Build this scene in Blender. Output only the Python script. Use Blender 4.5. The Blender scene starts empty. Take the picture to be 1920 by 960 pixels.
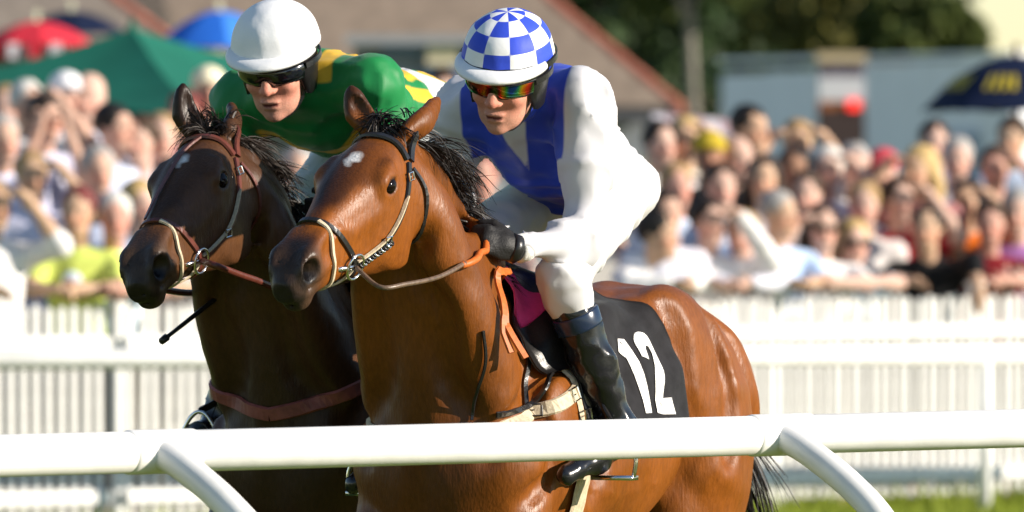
import bpy, math, random
import numpy as np
from mathutils import Vector, Matrix

SC = bpy.context.scene
COL = SC.collection
R = math.radians

# ------------------------------------------------------------------ camera
FPX, CAMZ, HOR = 17000.0, 1.8, 333.0          # focal length and horizon in units of a 1920 px wide frame
cam = bpy.data.cameras.new('camera')
cam.lens = FPX / 1920 * 36
cam.sensor_width = 36
cam.clip_start, cam.clip_end = 0.5, 2000
cam.dof.use_dof = True
cam.dof.focus_distance = 23.1
cam.dof.aperture_fstop = 5.2
camo = bpy.data.objects.new('camera', cam)
camo.location = (0, 0, CAMZ)
camo.rotation_euler = (R(90) - math.atan((480 - HOR) / FPX), 0, 0)
COL.objects.link(camo)
SC.camera = camo

# ------------------------------------------------------------------ sky, sun, exposure
SUN_AZ, SUN_EL = 73.0, 22.0     # azimuth measured from 'straight back to the camera' towards the right
w = bpy.data.worlds.new('World'); SC.world = w; w.use_nodes = True
nt = w.node_tree
bg = nt.nodes['Background']
sky = nt.nodes.new('ShaderNodeTexSky'); sky.sky_type = 'NISHITA'; sky.sun_disc = False
sdir = Vector((math.sin(R(SUN_AZ)) * math.cos(R(SUN_EL)), -math.cos(R(SUN_AZ)) * math.cos(R(SUN_EL)), math.sin(R(SUN_EL))))
sky.sun_elevation = R(SUN_EL)
sky.sun_rotation = math.atan2(sdir.x, sdir.y)
sky.air_density, sky.dust_density, sky.ozone_density = 1.0, 0.0, 1.5
nt.links.new(sky.outputs[0], bg.inputs[0])
bg.inputs[1].default_value = 0.09
sun = bpy.data.lights.new('sun', 'SUN'); sun.energy = 5.0; sun.angle = R(0.5); sun.color = (1.0, 0.90, 0.77)
suno = bpy.data.objects.new('sun', sun); COL.objects.link(suno)
suno.rotation_euler = (-sdir).to_track_quat('-Z', 'Y').to_euler()
SC.view_settings.view_transform = 'Standard'
SC.view_settings.look = 'None'
SC.view_settings.exposure = 0.70
SC.view_settings.gamma = 1
SC.view_settings.use_curve_mapping = False
try:
    SC.cycles.max_bounces = 6; SC.cycles.transparent_max_bounces = 8
    SC.cycles.use_denoising = True
except Exception: pass

# ------------------------------------------------------------------ small helpers
def A(*v): return np.array(v, float)
def at(px, py, d):                     # where a ray of the photograph is, d metres out
    return A((px - 960) / FPX * d, d, CAMZ - (py - HOR) / FPX * d)
def unit(v): v = np.asarray(v, float); return v / (np.linalg.norm(v) + 1e-12)
def lerp(a, b, t): return np.asarray(a, float) * (1 - t) + np.asarray(b, float) * t
def sm(t): t = np.clip(t, 0, 1); return t * t * (3 - 2 * t)
def tag(o, label=None, cat=None, group=None, kind=None):
    if label: o['label'] = label
    if cat: o['category'] = cat
    if group: o['group'] = group
    if kind: o['kind'] = kind
    return o
def empty(name, loc=(0, 0, 0), rz=0):
    o = bpy.data.objects.new(name, None); COL.objects.link(o)
    o.location = [float(c) for c in loc]; o.rotation_euler = (0, 0, rz); o.empty_display_size = .1
    return o
def mesh_np(name, V, F4, mat=None, parent=None, smooth=True, col=None, att=None, local=True):
    """one mesh object from numpy quads (or lists of faces)"""
    me = bpy.data.meshes.new(name)
    V = np.asarray(V, np.float32)
    if isinstance(F4, np.ndarray):
        k = F4.shape[1]
        me.vertices.add(len(V)); me.vertices.foreach_set('co', V.ravel())
        me.loops.add(F4.size); me.loops.foreach_set('vertex_index', F4.astype(np.int32).ravel())
        me.polygons.add(len(F4)); me.polygons.foreach_set('loop_start', np.arange(0, F4.size, k, dtype=np.int32))
        me.update(calc_edges=True)
    else:
        me.from_pydata(V.tolist(), [], F4); me.update()
    if smooth: me.polygons.foreach_set('use_smooth', np.ones(len(me.polygons), bool))
    if col is not None:
        c = me.color_attributes.new('Col', 'FLOAT_COLOR', 'POINT')
        cc = np.ones((len(V), 4), np.float32); cc[:, :3] = col; c.data.foreach_set('color', cc.ravel())
    for k_, v_ in (att or {}).items():
        a = me.attributes.new(k_, 'FLOAT', 'POINT'); a.data.foreach_set('value', np.asarray(v_, np.float32))
    if mat is not None: me.materials.append(mat)
    o = bpy.data.objects.new(name, me); COL.objects.link(o)
    if parent is not None:
        o.parent = parent
    return o
class MB:
    """collects shapes, builds ONE mesh"""
    def __init__(s): s.v = []; s.f = []
    def add(s, V, F):
        n = len(s.v); s.v += [tuple(float(c) for c in p) for p in V]; s.f += [tuple(i + n for i in f) for f in F]; return s
    def box(s, c, h, Rm=None):
        c = np.asarray(c, float); Rm = np.eye(3) if Rm is None else Rm
        V = [c + Rm @ (A(x, y, z) * h) for x in (-1, 1) for y in (-1, 1) for z in (-1, 1)]
        return s.add(V, [(0, 1, 3, 2), (4, 6, 7, 5), (0, 4, 5, 1), (2, 3, 7, 6), (0, 2, 6, 4), (1, 5, 7, 3)])
    def tube(s, pts, rad, n=10, cap=True):
        pts = [np.asarray(p, float) for p in pts]; m = len(pts)
        rad = [rad] * m if np.isscalar(rad) else list(rad)
        t0 = unit(pts[1] - pts[0]); u = unit(np.cross(t0, A(0.13, 0.27, 0.95)))
        V = []
        for i, p in enumerate(pts):
            t = unit(pts[min(i + 1, m - 1)] - pts[max(i - 1, 0)])
            u = unit(u - t * (u @ t)); b = np.cross(t, u)
            for k in range(n):
                a = 2 * math.pi * k / n
                V.append(p + rad[i] * (u * math.cos(a) + b * math.sin(a)))
        Fs = [(i * n + k, i * n + (k + 1) % n, (i + 1) * n + (k + 1) % n, (i + 1) * n + k) for i in range(m - 1) for k in range(n)]
        if cap: Fs += [tuple(range(n))[::-1], tuple(range((m - 1) * n, m * n))]
        return s.add(V, Fs)
    def ring(s, c, ax, r, rt, n=20, m=8):
        ax = unit(ax); u = unit(np.cross(ax, A(.31, .2, .9))); b = np.cross(ax, u)
        V = []
        for i in range(n):
            a = 2 * math.pi * i / n; d = u * math.cos(a) + b * math.sin(a)
            for k in range(m):
                q = 2 * math.pi * k / m; V.append(c + d * (r + rt * math.cos(q)) + ax * rt * math.sin(q))
        return s.add(V, [(i * m + k, i * m + (k + 1) % m, ((i + 1) % n) * m + (k + 1) % m, ((i + 1) % n) * m + k) for i in range(n) for k in range(m)])
    def build(s, name, mat=None, parent=None, smooth=False):
        o = mesh_np(name, s.v, s.f, mat, parent, smooth)
        return o
def spline(P, n):
    """Catmull-Rom through P, n points"""
    P = np.asarray(P, float); m = len(P)
    if m == 2: return np.array([lerp(P[0], P[1], t) for t in np.linspace(0, 1, n)])
    Q = np.vstack([2 * P[0] - P[1], P, 2 * P[-1] - P[-2]])
    out = []
    for t in np.linspace(0, m - 1 - 1e-9, n):
        i = int(t); f = t - i; p0, p1, p2, p3 = Q[i:i + 4]
        out.append(.5 * (2 * p1 + (p2 - p0) * f + (2 * p0 - 5 * p1 + 4 * p2 - p3) * f * f + (3 * p1 - p0 - 3 * p2 + p3) * f ** 3))
    return np.array(out)
def noise3(P, f, seed=0):
    """cheap smooth pseudo noise, -1..1"""
    r = np.random.default_rng(seed); s = 0
    for k in range(5):
        d = r.normal(size=3); d /= np.linalg.norm(d); e = r.normal(size=3); e /= np.linalg.norm(e)
        s = s + np.sin((P @ d) * f * (1 + .45 * k) + r.uniform(0, 6.3) + 1.4 * np.sin((P @ e) * f * .7 + r.uniform(0, 6.3)))
    return s / 3.2

# ------------------------------------------------------------------ materials
def mat(name, col, rough=.6, spec=.4, metal=0., vary=.0, vscale=20., bump=0., bscale=60., attr=False, mask=None, ridged=False, rvary=0., sheen=0., coat=0., stretch=None, sub=0.):
    m = bpy.data.materials.new(name); m.use_nodes = True
    N = m.node_tree.nodes; L = m.node_tree.links; p = N['Principled BSDF']
    p.inputs['Roughness'].default_value = rough; p.inputs['Metallic'].default_value = metal
    p.inputs['Specular IOR Level'].default_value = spec
    if sheen: p.inputs['Sheen Weight'].default_value = sheen; p.inputs['Sheen Roughness'].default_value = .4
    if coat: p.inputs['Coat Weight'].default_value = coat; p.inputs['Coat Roughness'].default_value = .15
    if sub:
        p.inputs['Subsurface Weight'].default_value = sub; p.inputs['Subsurface Radius'].default_value = (1, .4, .25); p.inputs['Subsurface Scale'].default_value = .012
    tc = N.new('ShaderNodeTexCoord'); vec = tc.outputs['Object']
    if stretch:
        mp = N.new('ShaderNodeMapping'); mp.inputs['Scale'].default_value = stretch; L.new(vec, mp.inputs[0]); vec = mp.outputs[0]
    src = None
    if attr:
        a = N.new('ShaderNodeAttribute'); a.attribute_name = 'Col'; src = a.outputs['Color']
    else:
        c = N.new('ShaderNodeRGB'); c.outputs[0].default_value = (*col, 1); src = c.outputs[0]
    for (an, c2, edge) in (mask or []):
        a = N.new('ShaderNodeAttribute'); a.attribute_name = an
        mr = N.new('ShaderNodeMapRange'); mr.inputs[1].default_value = -edge; mr.inputs[2].default_value = edge; L.new(a.outputs['Fac'], mr.inputs[0])
        mx = N.new('ShaderNodeMix'); mx.data_type = 'RGBA'; L.new(mr.outputs[0], mx.inputs[0]); L.new(src, mx.inputs[6]); mx.inputs[7].default_value = (*c2, 1); src = mx.outputs[2]
    if vary:
        n = N.new('ShaderNodeTexNoise'); n.inputs['Scale'].default_value = vscale; n.inputs['Detail'].default_value = 5; L.new(vec, n.inputs[0])
        mr = N.new('ShaderNodeMapRange'); mr.inputs[1].default_value = .3; mr.inputs[2].default_value = .7; mr.inputs[3].default_value = 1 - vary; mr.inputs[4].default_value = 1 + vary
        L.new(n.outputs[0], mr.inputs[0])
        mx = N.new('ShaderNodeMix'); mx.data_type = 'RGBA'; mx.blend_type = 'MULTIPLY'; mx.inputs[0].default_value = 1
        cb = N.new('ShaderNodeCombineColor'); [L.new(mr.outputs[0], cb.inputs[i]) for i in range(3)]
        L.new(src, mx.inputs[6]); L.new(cb.outputs[0], mx.inputs[7]); src = mx.outputs[2]
    L.new(src, p.inputs['Base Color'])
    if rvary:
        n = N.new('ShaderNodeTexNoise'); n.inputs['Scale'].default_value = 9; n.inputs['Detail'].default_value = 6; L.new(tc.outputs['Object'], n.inputs[0])
        mr = N.new('ShaderNodeMapRange'); mr.inputs[1].default_value = .3; mr.inputs[2].default_value = .7; mr.inputs[3].default_value = rough - rvary; mr.inputs[4].default_value = rough + rvary
        L.new(n.outputs[0], mr.inputs[0]); L.new(mr.outputs[0], p.inputs['Roughness'])
    if bump:
        n = N.new('ShaderNodeTexNoise'); n.inputs['Scale'].default_value = bscale; n.inputs['Detail'].default_value = 4
        if ridged: n.noise_type = 'RIDGED_MULTIFRACTAL'; n.inputs['Detail'].default_value = 2; n.inputs['Distortion'].default_value = .4
        L.new(vec, n.inputs[0])
        b = N.new('ShaderNodeBump'); b.inputs['Strength'].default_value = bump; b.inputs['Distance'].default_value = .028 if ridged else .01
        L.new(n.outputs[0], b.inputs['Height']); L.new(b.outputs[0], p.inputs['Normal'])
    return m

# ------------------------------------------------------------------ implicit-surface modelling
def axis(lo, hi, h, fine=None):
    """grid line positions; fine=(a,b,hf) refines a..b"""
    if not fine: return np.linspace(lo, hi, max(4, int((hi - lo) / h) + 1)).astype(np.float32)
    a, b, hf = fine; a = max(a, lo); b = min(b, hi); out = []
    if a > lo + h: out.append(np.linspace(lo, a, max(2, int((a - lo) / h) + 1))[:-1])
    out.append(np.linspace(a, b, max(2, int((b - a) / hf) + 1)))
    if b < hi - h: out.append(np.linspace(b, hi, max(2, int((hi - b) / h) + 1))[1:])
    return np.concatenate(out).astype(np.float32)
class Field:
    def __init__(s, xs, ys, zs):
        s.ax = (xs, ys, zs); s.D = np.full((len(xs), len(ys), len(zs)), 9., np.float32); s.pad = max(np.diff(a).max() for a in s.ax) * 2.5 + .012
    def _block(s, lo, hi):
        sl = []; co = []
        for i in range(3):
            a = np.searchsorted(s.ax[i], lo[i]); b = np.searchsorted(s.ax[i], hi[i])
            sl.append(slice(a, b)); sh = [1, 1, 1]; sh[i] = b - a; co.append(s.ax[i][a:b].reshape(sh))
        return tuple(sl), co
    def put(s, prim, k=.02, cut=False):
        f, lo, hi = prim
        sl, co = s._block(np.asarray(lo) - k - s.pad, np.asarray(hi) + k + s.pad)
        B = s.D[sl]
        if B.size == 0: return s
        d = f(*co).astype(np.float32)
        if cut:
            d = -d; h = np.maximum(k - np.abs(B - d), 0) / max(k, 1e-6); s.D[sl] = np.maximum(B, d) + h * h * k * .25
        else:
            h = np.maximum(k - np.abs(B - d), 0) / max(k, 1e-6); s.D[sl] = np.minimum(B, d) - h * h * k * .25
        return s
    def wobble(s, amp, f, seed=0, where=None):
        m = np.abs(s.D) < .06; i = np.argwhere(m)
        P = np.stack([s.ax[c][i[:, c]] for c in range(3)], 1).astype(float)
        a = amp if where is None else amp * where(P)
        nz = noise3(P, f, seed)
        s.D[m] += (a * nz if np.ndim(amp) or amp > 0 else -a * (np.exp(-(nz / .22) ** 2) - .35) * -1).astype(np.float32)
        return s
    def dist(s, P):
        P = np.atleast_2d(P); ix = []; fr = []
        for i in range(3):
            a = s.ax[i]; j = np.clip(np.searchsorted(a, P[:, i]) - 1, 0, len(a) - 2); ix.append(j); fr.append(np.clip((P[:, i] - a[j]) / (a[j + 1] - a[j]), 0, 1))
        r = 0
        for dx in (0, 1):
            for dy in (0, 1):
                for dz in (0, 1):
                    wgt = (fr[0] if dx else 1 - fr[0]) * (fr[1] if dy else 1 - fr[1]) * (fr[2] if dz else 1 - fr[2])
                    r = r + wgt * s.D[ix[0] + dx, ix[1] + dy, ix[2] + dz]
        return r
    def grad(s, P, e=.008):
        P = np.atleast_2d(P)
        return np.stack([(s.dist(P + A(*[e * (i == j) for j in range(3)])) - s.dist(P - A(*[e * (i == j) for j in range(3)]))) / (2 * e) for i in range(3)], 1)
    def snap(s, P, off=0., it=10):
        P = np.array(np.atleast_2d(P), float)
        for _ in range(it):
            g = s.grad(P); n2 = (g * g).sum(1, keepdims=True) + 1e-6
            P = P - np.clip((s.dist(P) - off)[:, None], -.05, .05) * g / np.maximum(n2, .2)
        g = s.grad(P); return P, g / (np.linalg.norm(g, axis=1, keepdims=True) + 1e-9)
    def mesh(s, relax=1):
        D = s.D; I = D < 0
        c = np.zeros(np.array(D.shape) - 1, np.int8)
        offs = [(a, b, d) for a in (0, 1) for b in (0, 1) for d in (0, 1)]
        n = D.shape
        for a, b, d in offs: c += I[a:n[0] - 1 + a, b:n[1] - 1 + b, d:n[2] - 1 + d]
        act = (c > 0) & (c < 8); idx = np.argwhere(act)
        pos = {o: np.stack([s.ax[i][idx[:, i] + o[i]] for i in range(3)], 1).astype(float) for o in offs}
        val = {o: D[idx[:, 0] + o[0], idx[:, 1] + o[1], idx[:, 2] + o[2]].astype(float) for o in offs}
        acc = np.zeros((len(idx), 3)); cnt = np.zeros(len(idx))
        for o in offs:
            for i in range(3):
                if o[i] == 0:
                    q = list(o); q[i] = 1; q = tuple(q)
                    m = (val[o] < 0) != (val[q] < 0)
                    t = val[o][m] / (val[o][m] - val[q][m]); acc[m] += pos[o][m] * (1 - t)[:, None] + pos[q][m] * t[:, None]; cnt[m] += 1
        V = acc / np.maximum(cnt, 1)[:, None]
        vid = np.full(act.shape, -1, np.int32); vid[act] = np.arange(len(idx))
        Fs = []
        for i in range(3):
            j, k = (i + 1) % 3, (i + 2) % 3
            Ia = np.moveaxis(I, (i, j, k), (0, 1, 2)); vv = np.moveaxis(vid, (i, j, k), (0, 1, 2))
            e = (Ia[:-1] != Ia[1:])[:, 1:-1, 1:-1]; ii = np.argwhere(e); a0, b0, c0 = ii[:, 0], ii[:, 1] + 1, ii[:, 2] + 1
            q = np.stack([vv[a0, b0 - 1, c0 - 1], vv[a0, b0, c0 - 1], vv[a0, b0, c0], vv[a0, b0 - 1, c0]], 1)
            flip = ~Ia[a0, b0, c0]; q[flip] = q[flip][:, ::-1]
            Fs.append(q)
        Fq = np.concatenate(Fs); Fq = Fq[(Fq >= 0).all(1)]
        for _ in range(relax):
            S = np.zeros_like(V); C = np.zeros(len(V))
            for a in range(4):
                b = (a + 1) % 4; np.add.at(S, Fq[:, a], V[Fq[:, b]]); np.add.at(C, Fq[:, a], 1); np.add.at(S, Fq[:, b], V[Fq[:, a]]); np.add.at(C, Fq[:, b], 1)
            V = V * .5 + .5 * S / np.maximum(C, 1)[:, None]
        return V, Fq
def ell(c, r, M=None):
    """ellipsoid; M columns = local axes"""
    c = np.asarray(c, float); r = np.asarray(r, float) * np.ones(3); M = np.eye(3) if M is None else np.asarray(M, float)
    e = np.sqrt(((M * r) ** 2).sum(1))
    def f(X, Y, Z):
        X = X - c[0]; Y = Y - c[1]; Z = Z - c[2]; a = b = 0
        for i in range(3):
            u = M[0, i] * X + M[1, i] * Y + M[2, i] * Z; q = u / r[i]; a = a + q * q; b = b + (q / r[i]) ** 2
        a = np.sqrt(a); return a * (a - 1) / (np.sqrt(b) + 1e-6)
    return f, c - e, c + e
def cone(a, b, ra, rb):
    a = np.asarray(a, float); b = np.asarray(b, float); ab = b - a; L2 = ab @ ab + 1e-12; m = max(ra, rb)
    def f(X, Y, Z):
        X = X - a[0]; Y = Y - a[1]; Z = Z - a[2]
        t = np.clip((X * ab[0] + Y * ab[1] + Z * ab[2]) / L2, 0, 1)
        return np.sqrt((X - t * ab[0]) ** 2 + (Y - t * ab[1]) ** 2 + (Z - t * ab[2]) ** 2) - (ra + (rb - ra) * t)
    return f, np.minimum(a, b) - m, np.maximum(a, b) + m
def sweep(P, rd, rw, lat, n=None):
    """swept ellipse along P: rw across 'lat', rd across the other way; -> list of prims"""
    P = np.asarray(P, float); m = len(P); n = n or (m - 1) * 3 + 1
    Q = spline(P, n) if m > 2 else np.array([lerp(P[0], P[1], t) for t in np.linspace(0, 1, n)])
    tt = np.linspace(0, m - 1, n); rd = np.interp(tt, range(m), rd); rw = np.interp(tt, range(m), rw)
    lat = np.asarray(lat, float); lat = np.tile(lat, (m, 1)) if lat.ndim == 1 else lat
    Ls = np.stack([np.interp(tt, range(m), lat[:, c]) for c in range(3)], 1)
    out = []
    for i in range(n - 1):
        a, b = Q[i], Q[i + 1]; l = unit(Ls[i]); ab = b - a; l = unit(l - ab * (l @ ab) / (ab @ ab)); L2 = ab @ ab
        def f(X, Y, Z, a=a, ab=ab, l=l, L2=L2, d0=rd[i], d1=rd[i + 1], w0=rw[i], w1=rw[i + 1]):
            X = X - a[0]; Y = Y - a[1]; Z = Z - a[2]
            t = np.clip((X * ab[0] + Y * ab[1] + Z * ab[2]) / L2, 0, 1)
            X = X - t * ab[0]; Y = Y - t * ab[1]; Z = Z - t * ab[2]
            u = X * l[0] + Y * l[1] + Z * l[2]; w2 = np.maximum(X * X + Y * Y + Z * Z - u * u, 0)
            D_ = d0 + (d1 - d0) * t; W = w0 + (w1 - w0) * t
            k0 = np.sqrt(u * u / W ** 2 + w2 / D_ ** 2); k1 = np.sqrt(u * u / W ** 4 + w2 / D_ ** 4)
            return k0 * (k0 - 1) / (k1 + 1e-5)
        mx = max(rd[i], rd[i + 1], rw[i], rw[i + 1]); out.append((f, np.minimum(a, b) - mx, np.maximum(a, b) + mx))
    return out
def fill(F, prims, k=.02, kin=None):
    """put a list of prims, blending them among themselves softly"""
    for p in prims: F.put(p, k)
def ribbon(P, Nn, width, thick, name, mat, parent=None, closed=False):
    """a strap: box section strip along P with surface normals Nn"""
    P = np.asarray(P); m = len(P); V = []; width = np.ones(m) * width
    for i in range(m):
        t = unit(P[(i + 1) % m if closed else min(i + 1, m - 1)] - P[i - 1 if closed else max(i - 1, 0)])
        nn = unit(Nn[i] - t * (Nn[i] @ t)); b = np.cross(t, nn)
        for u, v in ((-1, 0), (-.8, 1), (.8, 1), (1, 0)):
            V.append(P[i] + b * u * width[i] / 2 + nn * v * thick)
    Fs = []
    for i in range(m if closed else m - 1):
        j = (i + 1) % m
        Fs += [(i * 4 + k, i * 4 + (k + 1) % 4, j * 4 + (k + 1) % 4, j * 4 + k) for k in range(4)]
    if not closed: Fs += [(3, 2, 1, 0), tuple((m - 1) * 4 + k for k in range(4))]
    return mesh_np(name, V, Fs, mat, parent, smooth=False)
steel = mat('polished_steel', (.75, .73, .70), rough=.16, metal=1.)
leather_b = mat('black_leather', (.012, .011, .011), rough=.32, spec=.5, bump=.08, bscale=150)
# ------------------------------------------------------------------ ground, rails and fences
def gmat():
    m = mat('turf', (.12, .155, .025), rough=.9, spec=.1, vary=.35, vscale=3, bump=.6, bscale=90); return m
turf_m = gmat()
g = MB(); g.add([(-400, -60, 0), (400, -60, 0), (400, 900, 0), (-400, 900, 0)], [(0, 1, 2, 3)]); tag(g.build('ground', turf_m), kind='structure')
white_pl = mat('white_plastic', (.80, .79, .76), rough=.38, spec=.4, vary=.07, vscale=9, bump=.05, bscale=30)
white_pl2 = mat('weathered_white_paint', (.79, .785, .76), rough=.6, spec=.3, vary=.10, vscale=9, bump=.08, bscale=50)
cream_pl = mat('cream_picket_paint', (.72, .715, .69), rough=.6, spec=.3, vary=.10, vscale=9, bump=.08, bscale=50)
def rail_pt(px, py_, d): return at(px, py_, d)
# near running rail: depth 21.25 m at the left edge, 23.5 m at the right
RA, RB = at(0, 855, 21.25), at(1920, 803, 23.52)
RD = unit(RB - RA); RN = unit(A(RD[1], -RD[0], 0))          # RN: horizontal, towards the camera
near = empty('running_rail', A(*(RA[:2]), 0)); tag(near, 'thick white plastic running rail in the foreground with curved legs', 'rail', 'running rails')
def on_rail(px):                                              # parameter where the rail crosses column px
    k = (px - 960) / FPX; return (RA[0] - k * RA[1]) / (k * RD[1] - RD[0])
def loc_b(mb, name, m, parent, smooth=True):
    o = mb.build(name, m, parent, smooth); o.location = -Vector(parent.location); return o
LEN = [-3.0, on_rail(243), on_rail(1412), on_rail(1412) + 2.2, on_rail(1412) + 6]
for a, b_ in zip(LEN[:-1], LEN[1:]):
    q = MB(); q.tube([RA + RD * t for t in (a + .0, a + .004, b_ - .010, b_ - .006)], [.047, .050, .050, .047], 28); loc_b(q, 'rail_tube', white_pl, near)
for px in (243, 1412):
    t0 = on_rail(px); w_ = .19
    q = MB(); q.tube([RA + RD * (t0 + t) for t in (-.012, -.006, 0, w_, w_ + .004)], [.047, .0525, .0535, .0535, .0505], 28); loc_b(q, 'joint_sleeve', white_pl, near)
    c = RA + RD * (t0 + .075); pts = [c, c + RN * .07 + A(0, 0, -.018), c + RN * .15 + A(0, 0, -.052), c + RN * .275 + A(0, 0, -.120), c + RN * .39 + A(0, 0, -.205), c + RN * .49 + A(0, 0, -.33), c + RN * .55 + A(0, 0, -.52), c + RN * .565 + A(0, 0, -.8), c + RN * .565 + A(0, 0, -c[2] - .1)]
    q = MB(); q.tube(spline(pts, 40), .036, 20); loc_b(q, 'curved_leg', white_pl, near)
# far running rail
FA, FB = at(0, 674, 44.5), at(1920, 665, 48.6); FD = unit(FB - FA)
far = empty('running_rail', A(*(FA[:2]), 0)); tag(far, 'thinner white running rail just in front of the picket fence', 'rail', 'running rails')
q = MB(); q.tube([FA - FD * 2, FB + FD * 2], .052, 16); loc_b(q, 'rail_tube', white_pl2, far)
for px in (-420, 712, 1847):
    k = (px - 960) / FPX; t = (FA[0] - k * FA[1]) / (k * FD[1] - FD[0]); p = FA + FD * t
    q = MB(); q.tube([A(p[0], p[1], -.1), A(p[0], p[1], p[2])], .034, 14); loc_b(q, 'post', white_pl2, far)
# picket fence
PA, PB = at(0, 333, 46.0), at(1920, 333, 50.5); PA[2] = PB[2] = 0; PD = unit(PB - PA); PN = A(PD[1], -PD[0], 0); PR = np.stack([PD, PN, A(0, 0, 1)], 1)
def on_fence(px): k = (px - 960) / FPX; return (PA[0] - k * PA[1]) / (k * PD[1] - PD[0])
def picket_mesh(hw, ht, z0):
    V = []
    for y in (.009, -.009): V += [(-hw, y, z0), (hw, y, z0), (hw, y, ht - hw * 1.1), (hw * .5, y, ht - .008), (0, y, ht), (-hw * .5, y, ht - .008), (-hw, y, ht - hw * 1.1)]
    Fs = [tuple(range(7)), tuple(range(13, 6, -1))] + [(i, i + 7, (i + 1) % 7 + 7, (i + 1) % 7) for i in range(7)]
    me = bpy.data.meshes.new('picket'); me.from_pydata(V, [], Fs); me.materials.append(cream_pl); return me
pk_me = picket_mesh(.018, 1.15, .05); rnd = random.Random(4)
def fence_panel(px0, px1, label, pitch, dn=0.):
    a, b_ = on_fence(px0), on_fence(px1); o = PA + PD * a + PN * dn; e = empty('picket_fence', o); tag(e, label, 'fence', 'picket fence panels')
    ang = math.atan2(PD[1], PD[0]); L = b_ - a
    for z, hh in ((.955, .032), (.165, .032)):
        q = MB(); q.box(PD * L / 2 + PN * .024 + A(0, 0, z), A(L / 2, .014, hh), PR); q.build('rail', white_pl2, e)
    n = int(L / pitch)
    for i in range(n):
        p = bpy.data.objects.new('picket', pk_me); COL.objects.link(p); p.parent = e
        p.location = Vector(PD * (i + .5) * pitch) + Vector((0, 0, rnd.uniform(-.012, .008))); p.rotation_euler = (rnd.uniform(-.006, .006), rnd.uniform(-.008, .008), ang)
    for t in (0,):
        q = MB(); q.box(PN * -.04 + A(0, 0, .60), A(.035, .03, .60), PR); q.box(PN * -.04 + A(0, 0, 1.21), A(.042, .037, .012), PR); q.build('post', white_pl2, e)
for (p0, p1, lb) in ((-380, 200, 'cream picket fence panel at the far left, below the yellow-shirted spectator'), (232, 640, 'picket fence panel left of and behind the dark horse chest'), (640, 1060, 'picket fence panel hidden behind the two horses'),
                     (1060, 1462, 'picket fence panel beside the bay horse rump'), (1462, 1838, 'cream picket fence panel right of the bay horse, below the white-shirted spectators'), (1838, 2260, 'picket fence panel at the right edge of the picture')):
    fence_panel(p0, p1, lb, .080 if p0 < 900 else .070)
# spectators' terrace
terr_m = mat('terrace_concrete', (.30, .29, .27), rough=.9, spec=.1, vary=.2, vscale=2)
q = MB(); ROW, STEP = .66, .16
for r in range(1, 9):
    c = lerp(PA, PB, .5) - PN * (.15 + ROW * r + 6) ; q.box(c + A(0, 0, STEP * r - 1.0), A(8 , 6 , 1.0), PR)
tag(q.build('terrace', terr_m), kind='structure')
# long grass along the foot of the fence
r = np.random.default_rng(3); n = 9000; t = r.uniform(on_fence(-50), on_fence(2000), n); off = r.uniform(-.15, 2.6, n) ** 1.0
P = PA + PD * t[:, None] + PN * off[:, None]; hgt = r.uniform(.03, .085, n) * np.where(np.abs(off) < .25, 1.6, 1.); a = r.uniform(0, 6.3, n); ln = r.normal(0, .03, (n, 2))
V = np.zeros((n, 4, 3)); wv = np.stack([np.cos(a), np.sin(a), 0 * a], 1) * .006
V[:, 0] = P - wv; V[:, 1] = P + wv; V[:, 2] = P + wv * .3; V[:, 3] = P - wv * .3; V[:, 2:, 2] += hgt[:, None]; V[:, 2:, :2] += ln[:, None]
tag(mesh_np('grass', V.reshape(-1, 3), np.arange(n * 4).reshape(n, 4), mat('grass_blades', (.22, .27, .025), rough=.7, spec=.2, vary=.35, vscale=2), smooth=False), 'tufts of bright green grass along the fence foot', 'grass', kind='stuff')
# ------------------------------------------------------------------ behind the crowd
def lin(a, b, n): return [lerp(a, b, t) for t in np.linspace(0, 1, n)]
def build_at(mb, name, m, parent, smooth=False):
    o = mb.build(name, m, parent, smooth); o.location = -Vector(parent.location); return o
def slab(pts, th=.06):
    """thick panel from 3 or 4 corner points"""
    pts = [np.asarray(p, float) for p in pts]; n = unit(np.cross(pts[1] - pts[0], pts[2] - pts[0])); k = len(pts); b = MB()
    V = [p + n * th / 2 for p in pts] + [p - n * th / 2 for p in pts]
    return b.add(V, [tuple(range(k)), tuple(range(2 * k - 1, k - 1, -1))] + [(i, i + k, (i + 1) % k + k, (i + 1) % k) for i in range(k)])
roof_m = mat('tan_roof_tiles', (.25, .195, .15), rough=.85, spec=.1, vary=.18, vscale=5, bump=.5, bscale=14)
roof2_m = mat('grey_brown_roof_tiles', (.24, .20, .165), rough=.85, spec=.1, vary=.18, vscale=5, bump=.5, bscale=14)
redtile_m = mat('red_ridge_tiles', (.42, .15, .10), rough=.8, spec=.15, vary=.2, vscale=8)
brick_m = mat('orange_brick', (.42, .15, .07), rough=.9, spec=.1, vary=.2, vscale=10)
wall_m = mat('grey_render', (.26, .28, .32), rough=.9, spec=.1, vary=.1, vscale=3)
glass_m = mat('window_glass', (.10, .16, .24), rough=.12, spec=.6)
frame_m = mat('white_window_frame', (.62, .61, .58), rough=.6)
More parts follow.
